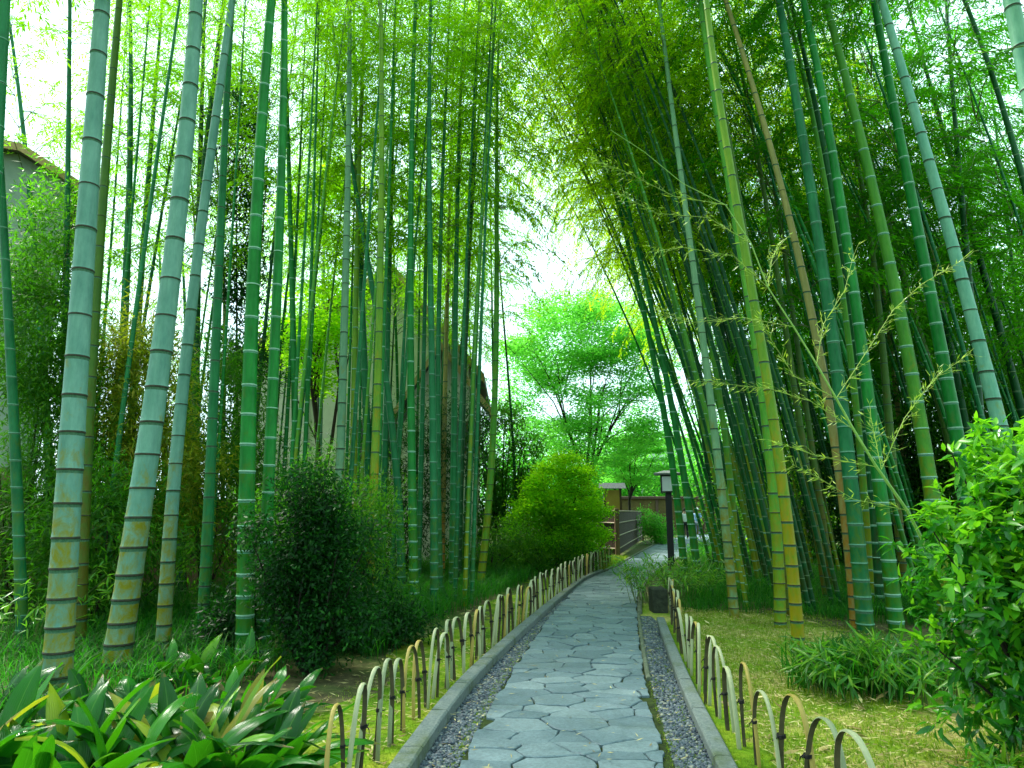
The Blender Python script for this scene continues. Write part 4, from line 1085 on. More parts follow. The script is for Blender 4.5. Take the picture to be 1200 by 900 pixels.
def limb_tree(name, label, cat, x, y, trunk_h, tips, discs, n, L, mat, bark='bark', r=.16, group=None, flat=.25, W=None, per=9, spread=.16, lean=(0, 0), un=.8):
    """trunk > forking limbs that carry flat layered sprays. tips: limb ends; discs: (centre, rx, rz) of the sprays"""
    root = empty(name, (x, y, 0)); tag(root, label, cat, group)
    mb = MB()
    fork = Vector((lean[0], lean[1], trunk_h))
    mb.tube([(0, 0, -.1), (lean[0]*.3, lean[1]*.3, trunk_h*.5), fork], [r*1.25, r, r*.85], 9)
    mb.build('trunk', M[bark], root)
    lb = MB()
    T = [Vector(t) for t in tips]
    nm = 4 if len(T) > 10 else 3
    T.sort(key=lambda t: math.atan2(t.y - fork.y, t.x - fork.x) + rr.uniform(-.5, .5))
    for q in range(nm):
        grp = T[q*len(T)//nm:(q+1)*len(T)//nm]
        if not grp: continue
        c = sum(grp, Vector()) / len(grp); e = fork.lerp(c, .8)
        m1 = fork.lerp(e, .33) + Vector((rr.uniform(-.15, .15), rr.uniform(-.1, .1), .05)); m2 = fork.lerp(e, .68) + Vector((rr.uniform(-.3, .3), rr.uniform(-.2, .2), .1))
        main = [fork - Vector((0, 0, r)), m1, m2, e]
        lb.tube(main, [r*.62, r*.5, r*.36, r*.2], 7)
        for t in grp:
            s0 = rr.uniform(.25, 2.95); k = int(s0); b = main[k].lerp(main[k+1], s0-k); d = t - b
            p1 = b + d*.35 + Vector((rr.uniform(-.2, .2), rr.uniform(-.2, .2), .10*d.length)); p2 = b + d*.7 + Vector((rr.uniform(-.2, .2), rr.uniform(-.2, .2), .07*d.length))
            lb.tube([b, p1, p2, t], [r*.26, r*.2, r*.12, r*.03], 5)
            for w_ in range(3):
                o = p1.lerp(t, rr.random()); e2 = o + Vector((rr.gauss(0, 1), rr.gauss(0, .8), rr.uniform(-.1, .7))) * d.length*.22
                lb.tube([o, o.lerp(e2, .5) + Vector((0, 0, .06)), e2], [r*.09, r*.06, r*.02], 4)
    lb.build('limbs', M[bark], root)
    P_, D_, U_ = [], [], []
    tot = sum(a*a for _, a, _ in discs)
    for c, rx, rz in discs:
        k = int(n*rx*rx/tot)
        a = RNG.uniform(0, 6.28, k); q = np.sqrt(RNG.random(k))*rx*(1+.25*np.sin(a*3+c[0]*5))
        cs = np.stack([c[0]+q*np.cos(a), c[1]+q*np.sin(a), c[2] - .35*rz*(q/rx)**2*2 + RNG.normal(0, rz*.35, k)], 1)
        P_.append(cs)
    cs = np.concatenate(P_); m = len(cs)
    base = np.repeat(cs, per, 0) + RNG.normal(0, 1, (m*per, 3))*np.array([spread, spread, spread*flat])
    V, Fq = leaf_arrays(base, rand_dir(m*per, -.5, .3), np.array([0, 0, 1.0]) + RNG.normal(0, un, (m*per, 3)), RNG.uniform(L[0], L[1], m*per), RNG.uniform(*(W or (L[0]*.6, L[1]*.6)), m*per), 0, .5)
    link_mesh('crown', mesh_np('crown', V, Fq, M[mat]), root)
    return root

def rel(px, py, Y, x, y, dy=0): 
    p = P(px, py, Y + dy); return (p.x - x, p.y - y, p.z)

# the big maple beyond the path end
def cloud_discs(cx, cy, rx, ry, n, qa, qb, Y, x, y, dep, flat):
    out_ = []
    for i in range(n):
        a = rr.uniform(0, 6.28); q = math.sqrt(rr.uniform(.04, 1.0))
        px, py = cx + rx*q*math.cos(a), cy + ry*q*math.sin(a)
        r_ = rr.uniform(qa, qb)*Y/F
        out_.append((rel(px, py, Y, x, y, rr.uniform(-dep, dep)), r_, flat*r_))
    return out_
Y = 34.0; x, y = at(686, Y)
discs = cloud_discs(685, 440, 100, 100, 150, 8, 20, Y, x, y, 3.2, .35) + cloud_discs(690, 400, 84, 58, 60, 10, 20, Y, x, y, 2.8, .35)
tips = [d[0] for d in discs[:26]]
limb_tree('maple_tree', 'large spreading pale green maple behind the end of the path', 'tree', x, y, 2.7, tips, discs, 9500, (.09, .17), 'fol_maple', 'bark_dark', .15, spread=.36, flat=.5, un=1.0)
Y = 38.0; x, y = at(738, Y)
discs = cloud_discs(752, 535, 42, 36, 46, 8, 17, Y, x, y, 2.0, .22)
tips = [c for c, _, _ in discs[:12]]
limb_tree('maple_tree', 'smaller vivid green maple with low layers left of the lamp', 'tree', x, y, 2.2, tips, discs, 2600, (.09, .16), 'fol_maple', 'bark_dark', .08, spread=.24, flat=.3, un=.6)
# bright bushy maple by the wooden fence
Y = 18.5; x, y = at(655, Y)
discs = cloud_discs(662, 585, 42, 52, 90, 5, 12, Y, x, y, 1.0, .4) + cloud_discs(632, 612, 36, 34, 60, 5, 12, Y, x, y, 1.0, .4) + cloud_discs(690, 612, 24, 32, 36, 5, 11, Y, x, y, .8, .4) + cloud_discs(648, 638, 46, 16, 34, 6, 11, Y, x, y, .8, .5)
limb_tree('maple_bush', 'bright lime green bushy maple beside the dark wooden fence', 'tree', x, y, .4, [c for c, _, _ in discs[:16]], discs, 6200, (.045, .10), 'fol_maple_light', 'bark', .05, spread=.10, flat=.7, un=1.3)
# dark broadleaf tree right of the house
Y = 20.5; x, y = at(590, Y)
bush('dark_tree', 'dark broad leaved tree between the left grove and the lime maple', 'tree', x, y,
     [(rel(592,490,Y,x,y), (.6,.5,.5)), (rel(615,525,Y,x,y), (.6,.5,.5)), (rel(572,545,Y,x,y), (.8,.5,.6)), (rel(595,580,Y,x,y), (.9,.6,.7)), (rel(560,500,Y,x,y), (.5,.4,.5)), (rel(565,610,Y,x,y), (.9,.6,.7)), (rel(620,565,Y,x,y), (.5,.5,.5))],
     1700, 8, (.09, .15), (.035, .055), 'fol_thicket', .3, .0, 'bark_dark', None, spread=.13, stem_r=.045)
Y = 14.0; x, y = at(288, Y)
bush('dark_tree', 'dark evergreen tree showing between the blue green and bright green culms', 'tree', x, y,
     [(rel(288,130,Y,x,y), (.5,.5,.9)), (rel(285,220,Y,x,y), (.55,.5,1.0)), (rel(282,320,Y,x,y), (.6,.5,1.0)), (rel(290,420,Y,x,y), (.7,.5,.9)), (rel(278,520,Y,x,y), (.7,.5,.9))],
     1900, 8, (.09, .14), (.028, .045), 'fol_dark', .4, .0, 'bark_dark', None, spread=.11, stem_r=.05)
# sunlit trees behind the left grove
for lab, px, Y, pts, mat, n in (
    ('sunlit yellow green tree in front of the vented pale house', 375, 19.0, [(360,360,40),(395,330,36),(345,400,36),(385,400,38),(420,370,26),(360,250,40),(400,210,40),(375,440,34)], 'fol_maple_light', 1500),
    ('sunlit green tree over the brown roofed house ridge', 480, 24.0, [(455,345,26),(490,370,30),(520,395,26),(470,395,26),(500,330,22)], 'fol_maple_light', 900)):
    x, y = at(px, Y)
    discs = [(rel(a + rr.uniform(-24, 24), b + rr.uniform(-24, 24), Y, x, y, rr.uniform(-1, 1)), q*.5*Y/F, q*.25*Y/F) for a, b, q in pts for _ in range(5)]
    limb_tree('deciduous_tree', lab, 'tree', x, y, 2.2, [c for c, _, _ in discs[::4]], discs, n, (.08, .15), mat, 'bark', .10, spread=.22, flat=.6)
# trees behind the right grove
for i, (lab, px, Y, R, Hc, mat) in enumerate((
    ('shaded tree behind the right grove, nearest the path lamp', 938, 31, 3.0, 7.0, 'fol_thicket'),
    ('shaded tree behind the brown pair of culms', 960, 29, 3.4, 8.5, 'fol_thicket'),
    ('shaded tree behind the thick blue green culm', 1050, 28, 3.4, 9.5, 'fol_thicket'),
    ('shaded tree behind the thick dark green culm', 1140, 27, 3.4, 9.0, 'fol_thicket'),
    ('shaded tree behind the culms at the right edge', 1230, 25, 3.4, 9.5, 'fol_thicket'))):
    x, y = at(px, Y)
    bush('broadleaf_tree', lab, 'tree', x, y, [((0, 0, Hc), (R, R, 2.6)), ((1, 0, Hc-3), (R, R, 2.4)), ((-1.2, 0, Hc-5), (R*.9, R, 2.2)), ((.3, 0, 2.2), (R, R*.8, 2.0))],
         900, 10, (.16, .3), (.08, .14), mat, .2, 0.0, 'bark_dark', None, spread=.4, group='trees behind the right grove', stem_r=.12)
for lab, px, Y, lobes, n, mat in (
    ('bright low shrubbery behind the yellow and pale green pair', 905, 20.0, [((0, 0, 1.4), (2.0, 1.2, 1.5)), ((.5, .3, 3.2), (1.8, 1.2, 1.3))], 800, 'fol_thicket'),
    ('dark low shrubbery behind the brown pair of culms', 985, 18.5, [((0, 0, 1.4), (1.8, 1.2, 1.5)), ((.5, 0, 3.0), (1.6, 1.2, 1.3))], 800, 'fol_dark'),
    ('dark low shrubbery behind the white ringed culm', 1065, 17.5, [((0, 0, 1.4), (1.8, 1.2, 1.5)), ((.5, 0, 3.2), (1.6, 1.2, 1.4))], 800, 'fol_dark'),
    ('green shrubbery seen through the culms above the glossy bush', 1150, 16.5, [((0, 0, 1.8), (1.8, 1.2, 1.8)), ((.3, 0, 3.8), (1.6, 1.2, 1.4))], 800, 'fol_thicket'),
    ('green shrubbery at the right photo edge above the glossy bush', 1235, 15.5, [((0, 0, 1.8), (1.8, 1.2, 1.8)), ((.3, 0, 4.0), (1.6, 1.2, 1.6))], 800, 'fol_thicket'),
    ('light green shrubbery under the thin whitish culms', 925, 24.0, [((0, 0, 1.2), (1.8, 1.2, 1.3)), ((-.4, .3, 2.6), (1.2, 1.0, 1.0))], 600, 'fol_maple_light')):
    x, y = at(px, Y)
    bush('shrubbery', lab, 'shrub', x, y, lobes, int(n*1.6), 10, (.10, .2), (.03, .06), mat, .4, spread=.2, group='shrubs under the right grove', stem_r=.03)
for lab, px, Y, R, Hc in (('far green tree left of the maple trunk', 600, 56, 4.2, 6.0), ('far green tree behind the maple trunk', 668, 60, 4.5, 5.0),
        ('far green tree between the maple and the lamp', 722, 58, 3.6, 5.5), ('far green tree right of the lamp', 835, 56, 4.5, 6.5)):
    x, y = at(px, Y)
    bush('broadleaf_tree', lab, 'tree', x, y, [((0, 0, Hc), (R, R, 2.8)), ((1.8, 0, Hc-2), (R*.8, R, 2.2)), ((-1.8, 0, Hc-2.6), (R*.8, R, 2.2))], 900, 9, (.25, .45), (.12, .2), 'fol_maple', .2, 0.0, 'bark_dark', None, spread=.6, group='far trees beyond the path', stem_r=.14)
# shrub hanging over the far kerb right of the fence
Y = 33.0; x, y = at(768, Y)
bush('fern_shrub', 'bright feathery shrub hanging over the kerb at the far fence end', 'shrub', x, y,
     [((-.2, 0, .9), (.75, .6, .75)), ((.3, -.2, .5), (.6, .6, .5))], 420, 9, (.1, .2), (.03, .05), 'fol_maple', .6, spread=.12)

# ------------------------------------------------------------------ the leaning sapling with bare sprigs (right)
def sapling():
    Y = 5.2
    base = P(1128, 800, Y); base.z = 0
    root = empty('bamboo_sapling', base); tag(root, 'slim leafless looking young bamboo with yellow sprigs leaning left across the right grove', 'sapling')
    R = lambda px, py, dy=0.0: P(px, py, Y + dy) - base
    stem = [Vector((0, 0, -.05)), R(1095,660), R(1063,598), R(1027,547), R(1000,503), R(980,467), R(957,427), R(930,383), R(900,337), R(880,285), R(850,240), R(800,215), R(755,178), R(715,152)]
    mb = MB(); n = len(stem)
    mb.tube(stem, [.0115*(1-i/n)**1.3+.0018 for i in range(n)], 8)
    for p in stem[1:9]:
        mb.tube([p - Vector((.004, 0, -.004)), p + Vector((.004, 0, -.004))], .0128*(1-stem.index(p)/n)**1.3+.0024, 8)
    mb.build('stem', simple('sapling_stem', (0.16, 0.33, 0.05), (0.26, 0.42, 0.08), 12, 0.5), root)
    br = [([(1033,550),(1060,490),(1080,463),(1100,440),(1138,413)], .25), ([(980,467),(1017,410),(1047,363),(1080,333),(1133,302)], -.2),
          ([(957,427),(965,380),(990,340),(1000,300)], .3), ([(930,383),(870,372),(810,378),(770,368)], .2), ([(900,337),(860,300),(800,290),(760,295)], -.3),
          ([(1000,503),(950,470),(900,455),(850,450),(800,445)], .3), ([(980,467),(930,440),(905,400),(890,370)], -.2), ([(1027,547),(960,535),(900,515)], .2),
          ([(1063,598),(1000,585),(960,560),(930,545)], -.2), ([(880,285),(830,255),(770,250),(720,225)], .2), ([(850,240),(790,230),(730,200),(700,190)], -.2),
          ([(900,337),(905,300),(920,280)], .2), ([(1033,550),(1025,510),(1020,485)], .1)]
    tw = MB(); cs, ds = [], []
    for pts, dy in br:
        q = [R(a, b, dy*i/(len(pts)-1)) for i, (a, b) in enumerate(pts)]
        # smooth resample
        fine = []
        for i in range(len(q)-1):
            for t in (0, .33, .66): fine.append(q[i].lerp(q[i+1], t))
        fine.append(q[-1])
        m = len(fine)
        tw.tube(fine, [.0022*(1-i/m)+.0009 for i in range(m)], 5)
        for i in range(1, m):
            d = (fine[i] - fine[i-1]).normalized()
            for s in range(5):
                sd = Vector((rr.gauss(0, 1), rr.gauss(0, 1), rr.gauss(.1, 1))).normalized()
                e = fine[i].lerp(fine[i-1], rr.random()) ; t2 = e + (d*.6 + sd*.7)*rr.uniform(.03, .10)
                tw.tube([e, t2], [.0018, .001], 3, cap=False)
                cs.append(tuple(t2)); ds.append(tuple(d + sd*.5))
                if s == 0: cs.append(tuple(e)); ds.append(tuple(d + sd*.7))
    tw.build('branches', simple('sapling_twig', (0.22, 0.36, 0.05), (0.34, 0.46, 0.08), 12, 0.5), root)
    cs, ds = np.array(cs), nrm(np.array(ds))
    cs = np.repeat(cs, 2, 0); ds = np.repeat(ds, 2, 0); n = len(cs)
    V, Fq = leaf_arrays(cs, ds + np.array([0, 0, -.35]) + RNG.normal(0, .35, (n, 3)), np.array([0, -.6, .8]) + RNG.normal(0, .4, (n, 3)), RNG.uniform(.03, .08, n), RNG.uniform(.005, .010, n))
    link_mesh('leaves', mesh_np('leaves', V, Fq, M['fol_sprig']), root)
sapling()
def side_twig(root):
    Y = root.location.y - .4
    q = [P(a, b, Y) - root.location for a, b in ((1222,50),(1183,57),(1150,62),(1125,68),(1103,74))]
    mb = MB(); mb.tube(q, [.006, .005, .004, .003, .0015], 5); mb.build('branches', M['twig'], root)
    cs = []; ds = []
    for i in range(40):
        t = rr.random()*3.99; k = int(t); p = q[k].lerp(q[k+1], t-k); d = (q[k+1]-q[k]).normalized()
        cs.append(tuple(p)); ds.append(tuple(d + Vector((rr.gauss(0,.3), rr.gauss(0,.3), rr.gauss(0,.4)))))
    n = len(cs)
    V, Fq = leaf_arrays(np.array(cs), np.array(ds), np.array([0, -.5, .8]) + RNG.normal(0, .3, (n, 3)), RNG.uniform(.06, .12, n), RNG.uniform(.012, .02, n))
    link_mesh('foliage', mesh_np('foliage', V, Fq, M['fol_young']), root)
side_twig(next(o for o in bpy.data.objects if o.get('label', '').startswith('thick pale culm cut by')))
# ------------------------------------------------------------------ wooden fence, lamp, stone, gate wall
m_wood = simple('dark_timber', (0.035, 0.022, 0.014), (0.085, 0.055, 0.035), 12, 0.75, 0.3, 0.4, 0.01, (1, 1, .15))
m_rail = simple('weathered_rail', (0.28, 0.22, 0.15), (0.46, 0.38, 0.28), 10, 0.7, 0.3, 0.3, 0.01)
m_post = simple('brown_post', (0.10, 0.06, 0.03), (0.19, 0.12, 0.06), 10, 0.7, 0.3, 0.4, 0.01, (1, 1, .15))
m_brown = simple('brown_boards', (0.10, 0.065, 0.03), (0.18, 0.12, 0.055), 8, 0.8, 0.2, 0.4, 0.01, (6, 1, .3))
m_black = simple('black_paint', (0.008, 0.009, 0.010), (0.016, 0.017, 0.018), 20, 0.5, 0.35, 0.1)
def wood_fence():
    a = G(724, 654); b = G(753, 633.5); c = G(703, 652.5)
    root = empty('wooden_fence', a); tag(root, 'dark board fence with pale rails turning a corner beside the path', 'fence')
    for nm, e in (('long', b - a), ('short', c - a)):
        L = e.length; ang = math.atan2(e.y, e.x)
        R = Matrix.Rotation(ang, 4, 'Z')
        mb = MB(); x = .1; 
        while x < L - .05:
            w = rr.uniform(.13, .17); mb.cbox(x, min(x+w-.006, L), -.012, .012, .08, 1.50 + rr.uniform(-.008, .008), .003, 0, R); x += w
        mb.build('panel', m_wood, root)
        for z in (.30, .72, 1.14):
            r_ = MB(); s = -1 if nm == 'long' else 1
            r_.tube([R @ Vector((.08, -.03*1, z)), R @ Vector((L*.5, -.03, z+.005)), R @ Vector((L, -.03, z))], .022, 8); 
            r_.tube([R @ Vector((.08, .03*1, z)), R @ Vector((L*.5, .03, z+.005)), R @ Vector((L, .03, z))], .022, 8); r_.build('rail', m_rail, root)
        t = MB(); t.cbox(.05, L, -.045, .045, 1.515, 1.56, .008, 0, R); t.build('top_rail', m_rail, root)
        for d in ((0, L) if nm == 'long' else (L,)):
            p = MB(); v = R @ Vector((d, 0, 0)); p.cbox(v.x-.07, v.x+.07, v.y-.07, v.y+.07, -.1, 1.62, .01); p.build('post', m_post, root)
wood_fence()
def board_fence():
    a = P(-60, 600, 12.6); b = P(330, 600, 13.6); e = Vector((b.x-a.x, b.y-a.y, 0)); L = e.length
    root = empty('board_fence', (a.x, a.y, 0), math.atan2(e.y, e.x)); tag(root, 'dark weathered board fence low behind the left thickets', 'fence')
    mb = MB(); x = 0
    while x < L: mb.cbox(x, x+.145, -.012, .012, .05, 1.75 + rr.uniform(-.01, .01), .003); x += .15
    mb.build('panel', m_brown, root)
    for z in (.4, 1.4):
        mb = MB(); mb.cbox(0, L, .015, .06, z, z+.08, .004); mb.build('rail', m_wood, root)
    k = 0
    while k*1.8 < L:
        mb = MB(); mb.cbox(k*1.8-.05, k*1.8+.05, .063, .16, -.1, 1.8, .006); mb.build('post', m_wood, root); k += 1
board_fence()

def lamp():
    g0 = G(787, 666.5); root = empty('path_lamp', g0, -0.25); tag(root, 'black wooden path lamp with a white lantern under a flat roof', 'lamp')
    mb = MB(); mb.cbox(-.085, .085, -.085, .085, -.1, 2.02, .012); mb.build('post', m_black, root)
    mb = MB(); mb.cbox(-.20, .20, -.20, .20, 2.02, 2.06, .006)
    for sx in (-1, 1):
        for sy in (-1, 1): mb.box(sx*.175-.02, sx*.175+.02, sy*.175-.02, sy*.175+.02, 2.06, 2.46)
    mb.cbox(-.20, .20, -.20, .20, 2.46, 2.50, .006); mb.build('lantern_frame', m_black, root)
    m = simple('lantern_glass', (0.80, 0.85, 0.85), (0.85, 0.88, 0.88), 6, 0.35, 0.5, 0.05)
    mb = MB(); mb.box(-.165, .165, -.165, .165, 2.062, 2.458); mb.build('lantern_pane', m, root)
    mb = MB()
    b_ = [(-.36, -.36), (.36, -.36), (.36, .36), (-.36, .36)]; t_ = [(-.1, -.1), (.1, -.1), (.1, .1), (-.1, .1)]
    vs = [(a, b, 2.503) for a, b in b_] + [(a, b, 2.54) for a, b in b_] + [(a, b, 2.62) for a, b in t_]
    fs = [(3, 2, 1, 0), (8, 9, 10, 11)] + [(l*4+k, l*4+(k+1) % 4, (l+1)*4+(k+1) % 4, (l+1)*4+k) for l in range(2) for k in range(4)]
    mb.add(vs, fs); mb.build('lamp_roof', simple('lamp_roof', (0.14, 0.16, 0.17), (0.24, 0.26, 0.27), 10, 0.6), root)
lamp()

def stone_block():
    g0 = G(773, 718); root = MB()
    root.cbox(-.11, .11, -.1, .25, -.05, .36, .02)
    o = root.build('stone_block', simple('dark_stone', (0.010, 0.014, 0.010), (0.04, 0.05, 0.03), 12, 0.85, 0.2, 0.8, 0.02), None, g0)
    tag(o, 'dark mossy stone block at the head of the right kerb', 'stone')
stone_block()

def earth_wall():
    Y = 47.0; a = P(715, 600, Y); b = P(880, 600, Y); L = b.x - a.x
    root = empty('earth_wall', (a.x, Y, 0)); tag(root, 'low brown earthen wall closing the view behind the lamp', 'wall')
    mb = MB(); mb.box(0, L, 0, .3, -.1, 2.35); mb.build('wall', simple('earth_plaster', (0.05, 0.042, 0.012), (0.10, 0.08, 0.022), 3, 0.9), root)
    mb = MB(); mb.cbox(-.1, L+.1, -.15, .45, 2.353, 2.55, .03); mb.build('coping', m_wood, root)
    for i in range(4):
        mb = MB(); x = L*i/3 ; mb.cbox(x-.09, x+.09, -.06, -.003, -.1, 2.35, .01); mb.build('post', m_wood, root)
earth_wall()
def gate():
    Y = 27.0; a = P(718, 600, Y)
    root = empty('gate_screen', (a.x, Y, 0)); tag(root, 'ochre plaster screen with a dark tiled cap just behind the wooden fence', 'screen')
    mb = MB(); mb.box(-.27, .27, -.08, .08, -.1, 2.34); mb.build('panel', simple('ochre_plaster', (0.32, 0.24, 0.05), (0.42, 0.33, 0.08), 4, 0.9), root)
    for s in (-1, 1):
        mb = MB(); mb.cbox(s*.31-.04, s*.31+.04, -.09, .09, -.1, 2.4, .01); mb.build('post', m_wood, root)
    mb = MB(); mb.add([(-.5, -.3, 2.402), (.5, -.3, 2.402), (.5, .3, 2.402), (-.5, .3, 2.402), (-.5, 0, 2.62), (.5, 0, 2.62)], [(3, 2, 1, 0), (0, 1, 5, 4), (2, 3, 4, 5), (0, 4, 3), (1, 2, 5)])
    mb.build('roof', simple('dark_tile', (0.05, 0.06, 0.065), (0.1, 0.115, 0.12), 14, 0.6, .3, .5, .02), root)
gate()

# ------------------------------------------------------------------ houses
m_grey = simple('grey_plaster', (0.20, 0.27, 0.22), (0.28, 0.35, 0.28), 2.5, 0.9, 0.2, 0.15)
m_beige = simple('beige_plaster', (0.58, 0.55, 0.44), (0.70, 0.67, 0.55), 2.5, 0.9, 0.2, 0.15)
m_white = simple('white_plaster', (0.70, 0.72, 0.70), (0.80, 0.82, 0.80), 2.5, 0.9, 0.2, 0.15)
m_tile = simple('roof_tile', (0.07, 0.075, 0.07), (0.15, 0.155, 0.14), 10, 0.7, 0.3, 0.6, 0.03, (1, 6, 1))
m_fascia = simple('tan_fascia', (0.28, 0.19, 0.07), (0.42, 0.30, 0.13), 6, 0.75)
m_pane = simple('dark_glass', (0.02, 0.03, 0.035), (0.05, 0.065, 0.07), 3, 0.12, 0.6, 0.0)

def house(name, label, x0, x1, y0, y1, zw, za, xa, wall, roof, rz=0.0, vents=(), windows=(), over=.6, th=.16, base=None, fascia=None, loc=None):
    """front gable towards -y; apex at xa, za"""
    root = empty(name, loc or ((x0+x1)/2, y0, 0), rz); tag(root, label, 'house')
    cx = (x0+x1)/2; a, b, ap = x0-cx, x1-cx, xa-cx; d = y1-y0
    zl = zr = zw
    mb = MB()
    mb.add([(a, 0, 0), (b, 0, 0), (b, 0, zr), (ap, 0, za), (a, 0, zl), (a, d, 0), (b, d, 0), (b, d, zr), (ap, d, za), (a, d, zl)],
           [(0, 1, 2, 3, 4), (9, 8, 7, 6, 5), (1, 6, 7, 2), (0, 4, 9, 5)])
    mb.build('wall', wall, root)
    for s, e, z in ((-1, a, zl), (1, b, zr)):
        sl = (za - z)/(abs(e-ap)); ex = e + s*over; ez = z - sl*over
        r_ = MB(); up = .012
        vs = []
        for yy in (-over, d+over):
            vs += [(ap, yy, za+up), (ex, yy, ez+up), (ex, yy, ez+th+up), (ap, yy, za+th+up)]
        r_.add(vs, [(0, 1, 2, 3)[::-1], (4, 5, 6, 7), (0, 4, 5, 1)[::-1], (1, 5, 6, 2)[::-1], (2, 6, 7, 3)[::-1]])
        ro = r_.build('roof', roof, root)
        f_ = MB(); vs = []
        for yy in (-over-.03, -over-.002):
            vs += [(ap, yy, za-.06), (ex, yy, ez-.06), (ex, yy, ez+th+.03), (ap, yy, za+th+.03)]
        f_.add(vs, [(0, 1, 2, 3), (4, 5, 6, 7)[::-1], (0, 4, 5, 1), (2, 6, 7, 3), (1, 5, 6, 2)])
        f_.build('fascia', fascia or m_fascia, ro)
    for (vx, vz, w, h) in vents:
        v = MB(); v.box(vx-cx-w/2, vx-cx+w/2, -.02, -.003, vz-h/2, vz+h/2, 0)
        for q in range(4):
            zz = vz-h/2+h*(q+.5)/4; v.box(vx-cx-w/2+.01, vx-cx+w/2-.01, -.04, -.022, zz-.012, zz+.012, 1)
        v.build('vent', [m_pane, m_tile], root)
    for (wx, wz, w, h) in windows:
        f = MB(); 
        for (p0, p1, q0, q1) in ((-w/2-.06, w/2+.06, h/2, h/2+.06), (-w/2-.06, w/2+.06, -h/2-.06, -h/2), (-w/2-.06, -w/2, -h/2, h/2), (w/2, w/2+.06, -h/2, h/2), (-.025, .025, -h/2, h/2)):
            f.box(wx-cx+p0, wx-cx+p1, -.07, -.003, wz+q0, wz+q1)
        fo = f.build('window', m_brown, root)
        g_ = MB(); g_.box(wx-cx-w/2, wx-cx+w/2, -.035, -.006, wz-h/2, wz+h/2); g_.build('pane', m_pane, fo)
    if base:
        bb = MB(); xx = a
        while xx < b:
            bb.cbox(xx+.004, min(xx+.18, b)-.004, -.035, -.004, .05, base, .003); xx += .18
        bb.build('board_cladding', m_brown, root)
    return root
p1 = P(48, 194, 14.5); p2 = P(93, 219, 14.5); RZ = 0.62
sl_h = 6.0; cx_, cy_ = p2.x - .2, 14.5                                   # the right front corner
house('house', 'grey plastered house with a dark eave behind the left grove edge', -sl_h/2, sl_h/2, 0, 6, p2.z, p2.z + .48, -sl_h/2 + 5.0, m_grey, m_tile, RZ,
      windows=((-1.2, 3.4, 1.3, 1.0),), base=2.4, over=.3, th=.1, loc=(cx_ - sl_h/2*math.cos(RZ), cy_ - sl_h/2*math.sin(RZ), 0))
q0 = P(335, 322, 23); q1 = P(463, 330, 23); q2 = P(560, 425, 23)
sl = (q1.z-q2.z)/(q2.x-q1.x)
house('house', 'pale beige house with a brown gable roof behind the middle of the left grove', q0.x-1.5, q2.x-.3, 23, 32, q2.z-.1, q1.z+.2, q1.x, m_beige, m_tile, 0.0,
      vents=((P(347,315,23).x, 7.0, .16, .25), (P(356,315,23).x, 7.0, .16, .25)), windows=((P(525,500,23).x, 4.1, 1.3, 1.2), (P(440,520,23).x, 3.9, 1.5, 1.2)), over=.55, th=.22)
r0 = P(480, 470, 19.5); r1 = P(572, 470, 19.5)
house('shed', 'low wing with a tan eave in front of the beige house', r0.x, r1.x-.3, 19.5, 20.4, P(560,466,19.5).z, P(535,424,19.5).z+.35, r0.x+.9, m_beige, m_tile, 0.0, windows=((P(548,500,19.5).x, 3.6, .6, .8),), over=.45, th=.14)
w0 = P(690, 600, 62); w1 = P(900, 600, 62)
wh = house('house', 'white walled building glimpsed under the maples beyond the earthen wall', w0.x, w1.x, 62, 70, 5.6, 8.2, (w0.x+w1.x)/2, m_white, m_tile, 0.0,
      windows=tuple((P(a,600,62).x, 3.6, 1.6, 1.5) for a in (735, 770, 812, 850)), over=.6)

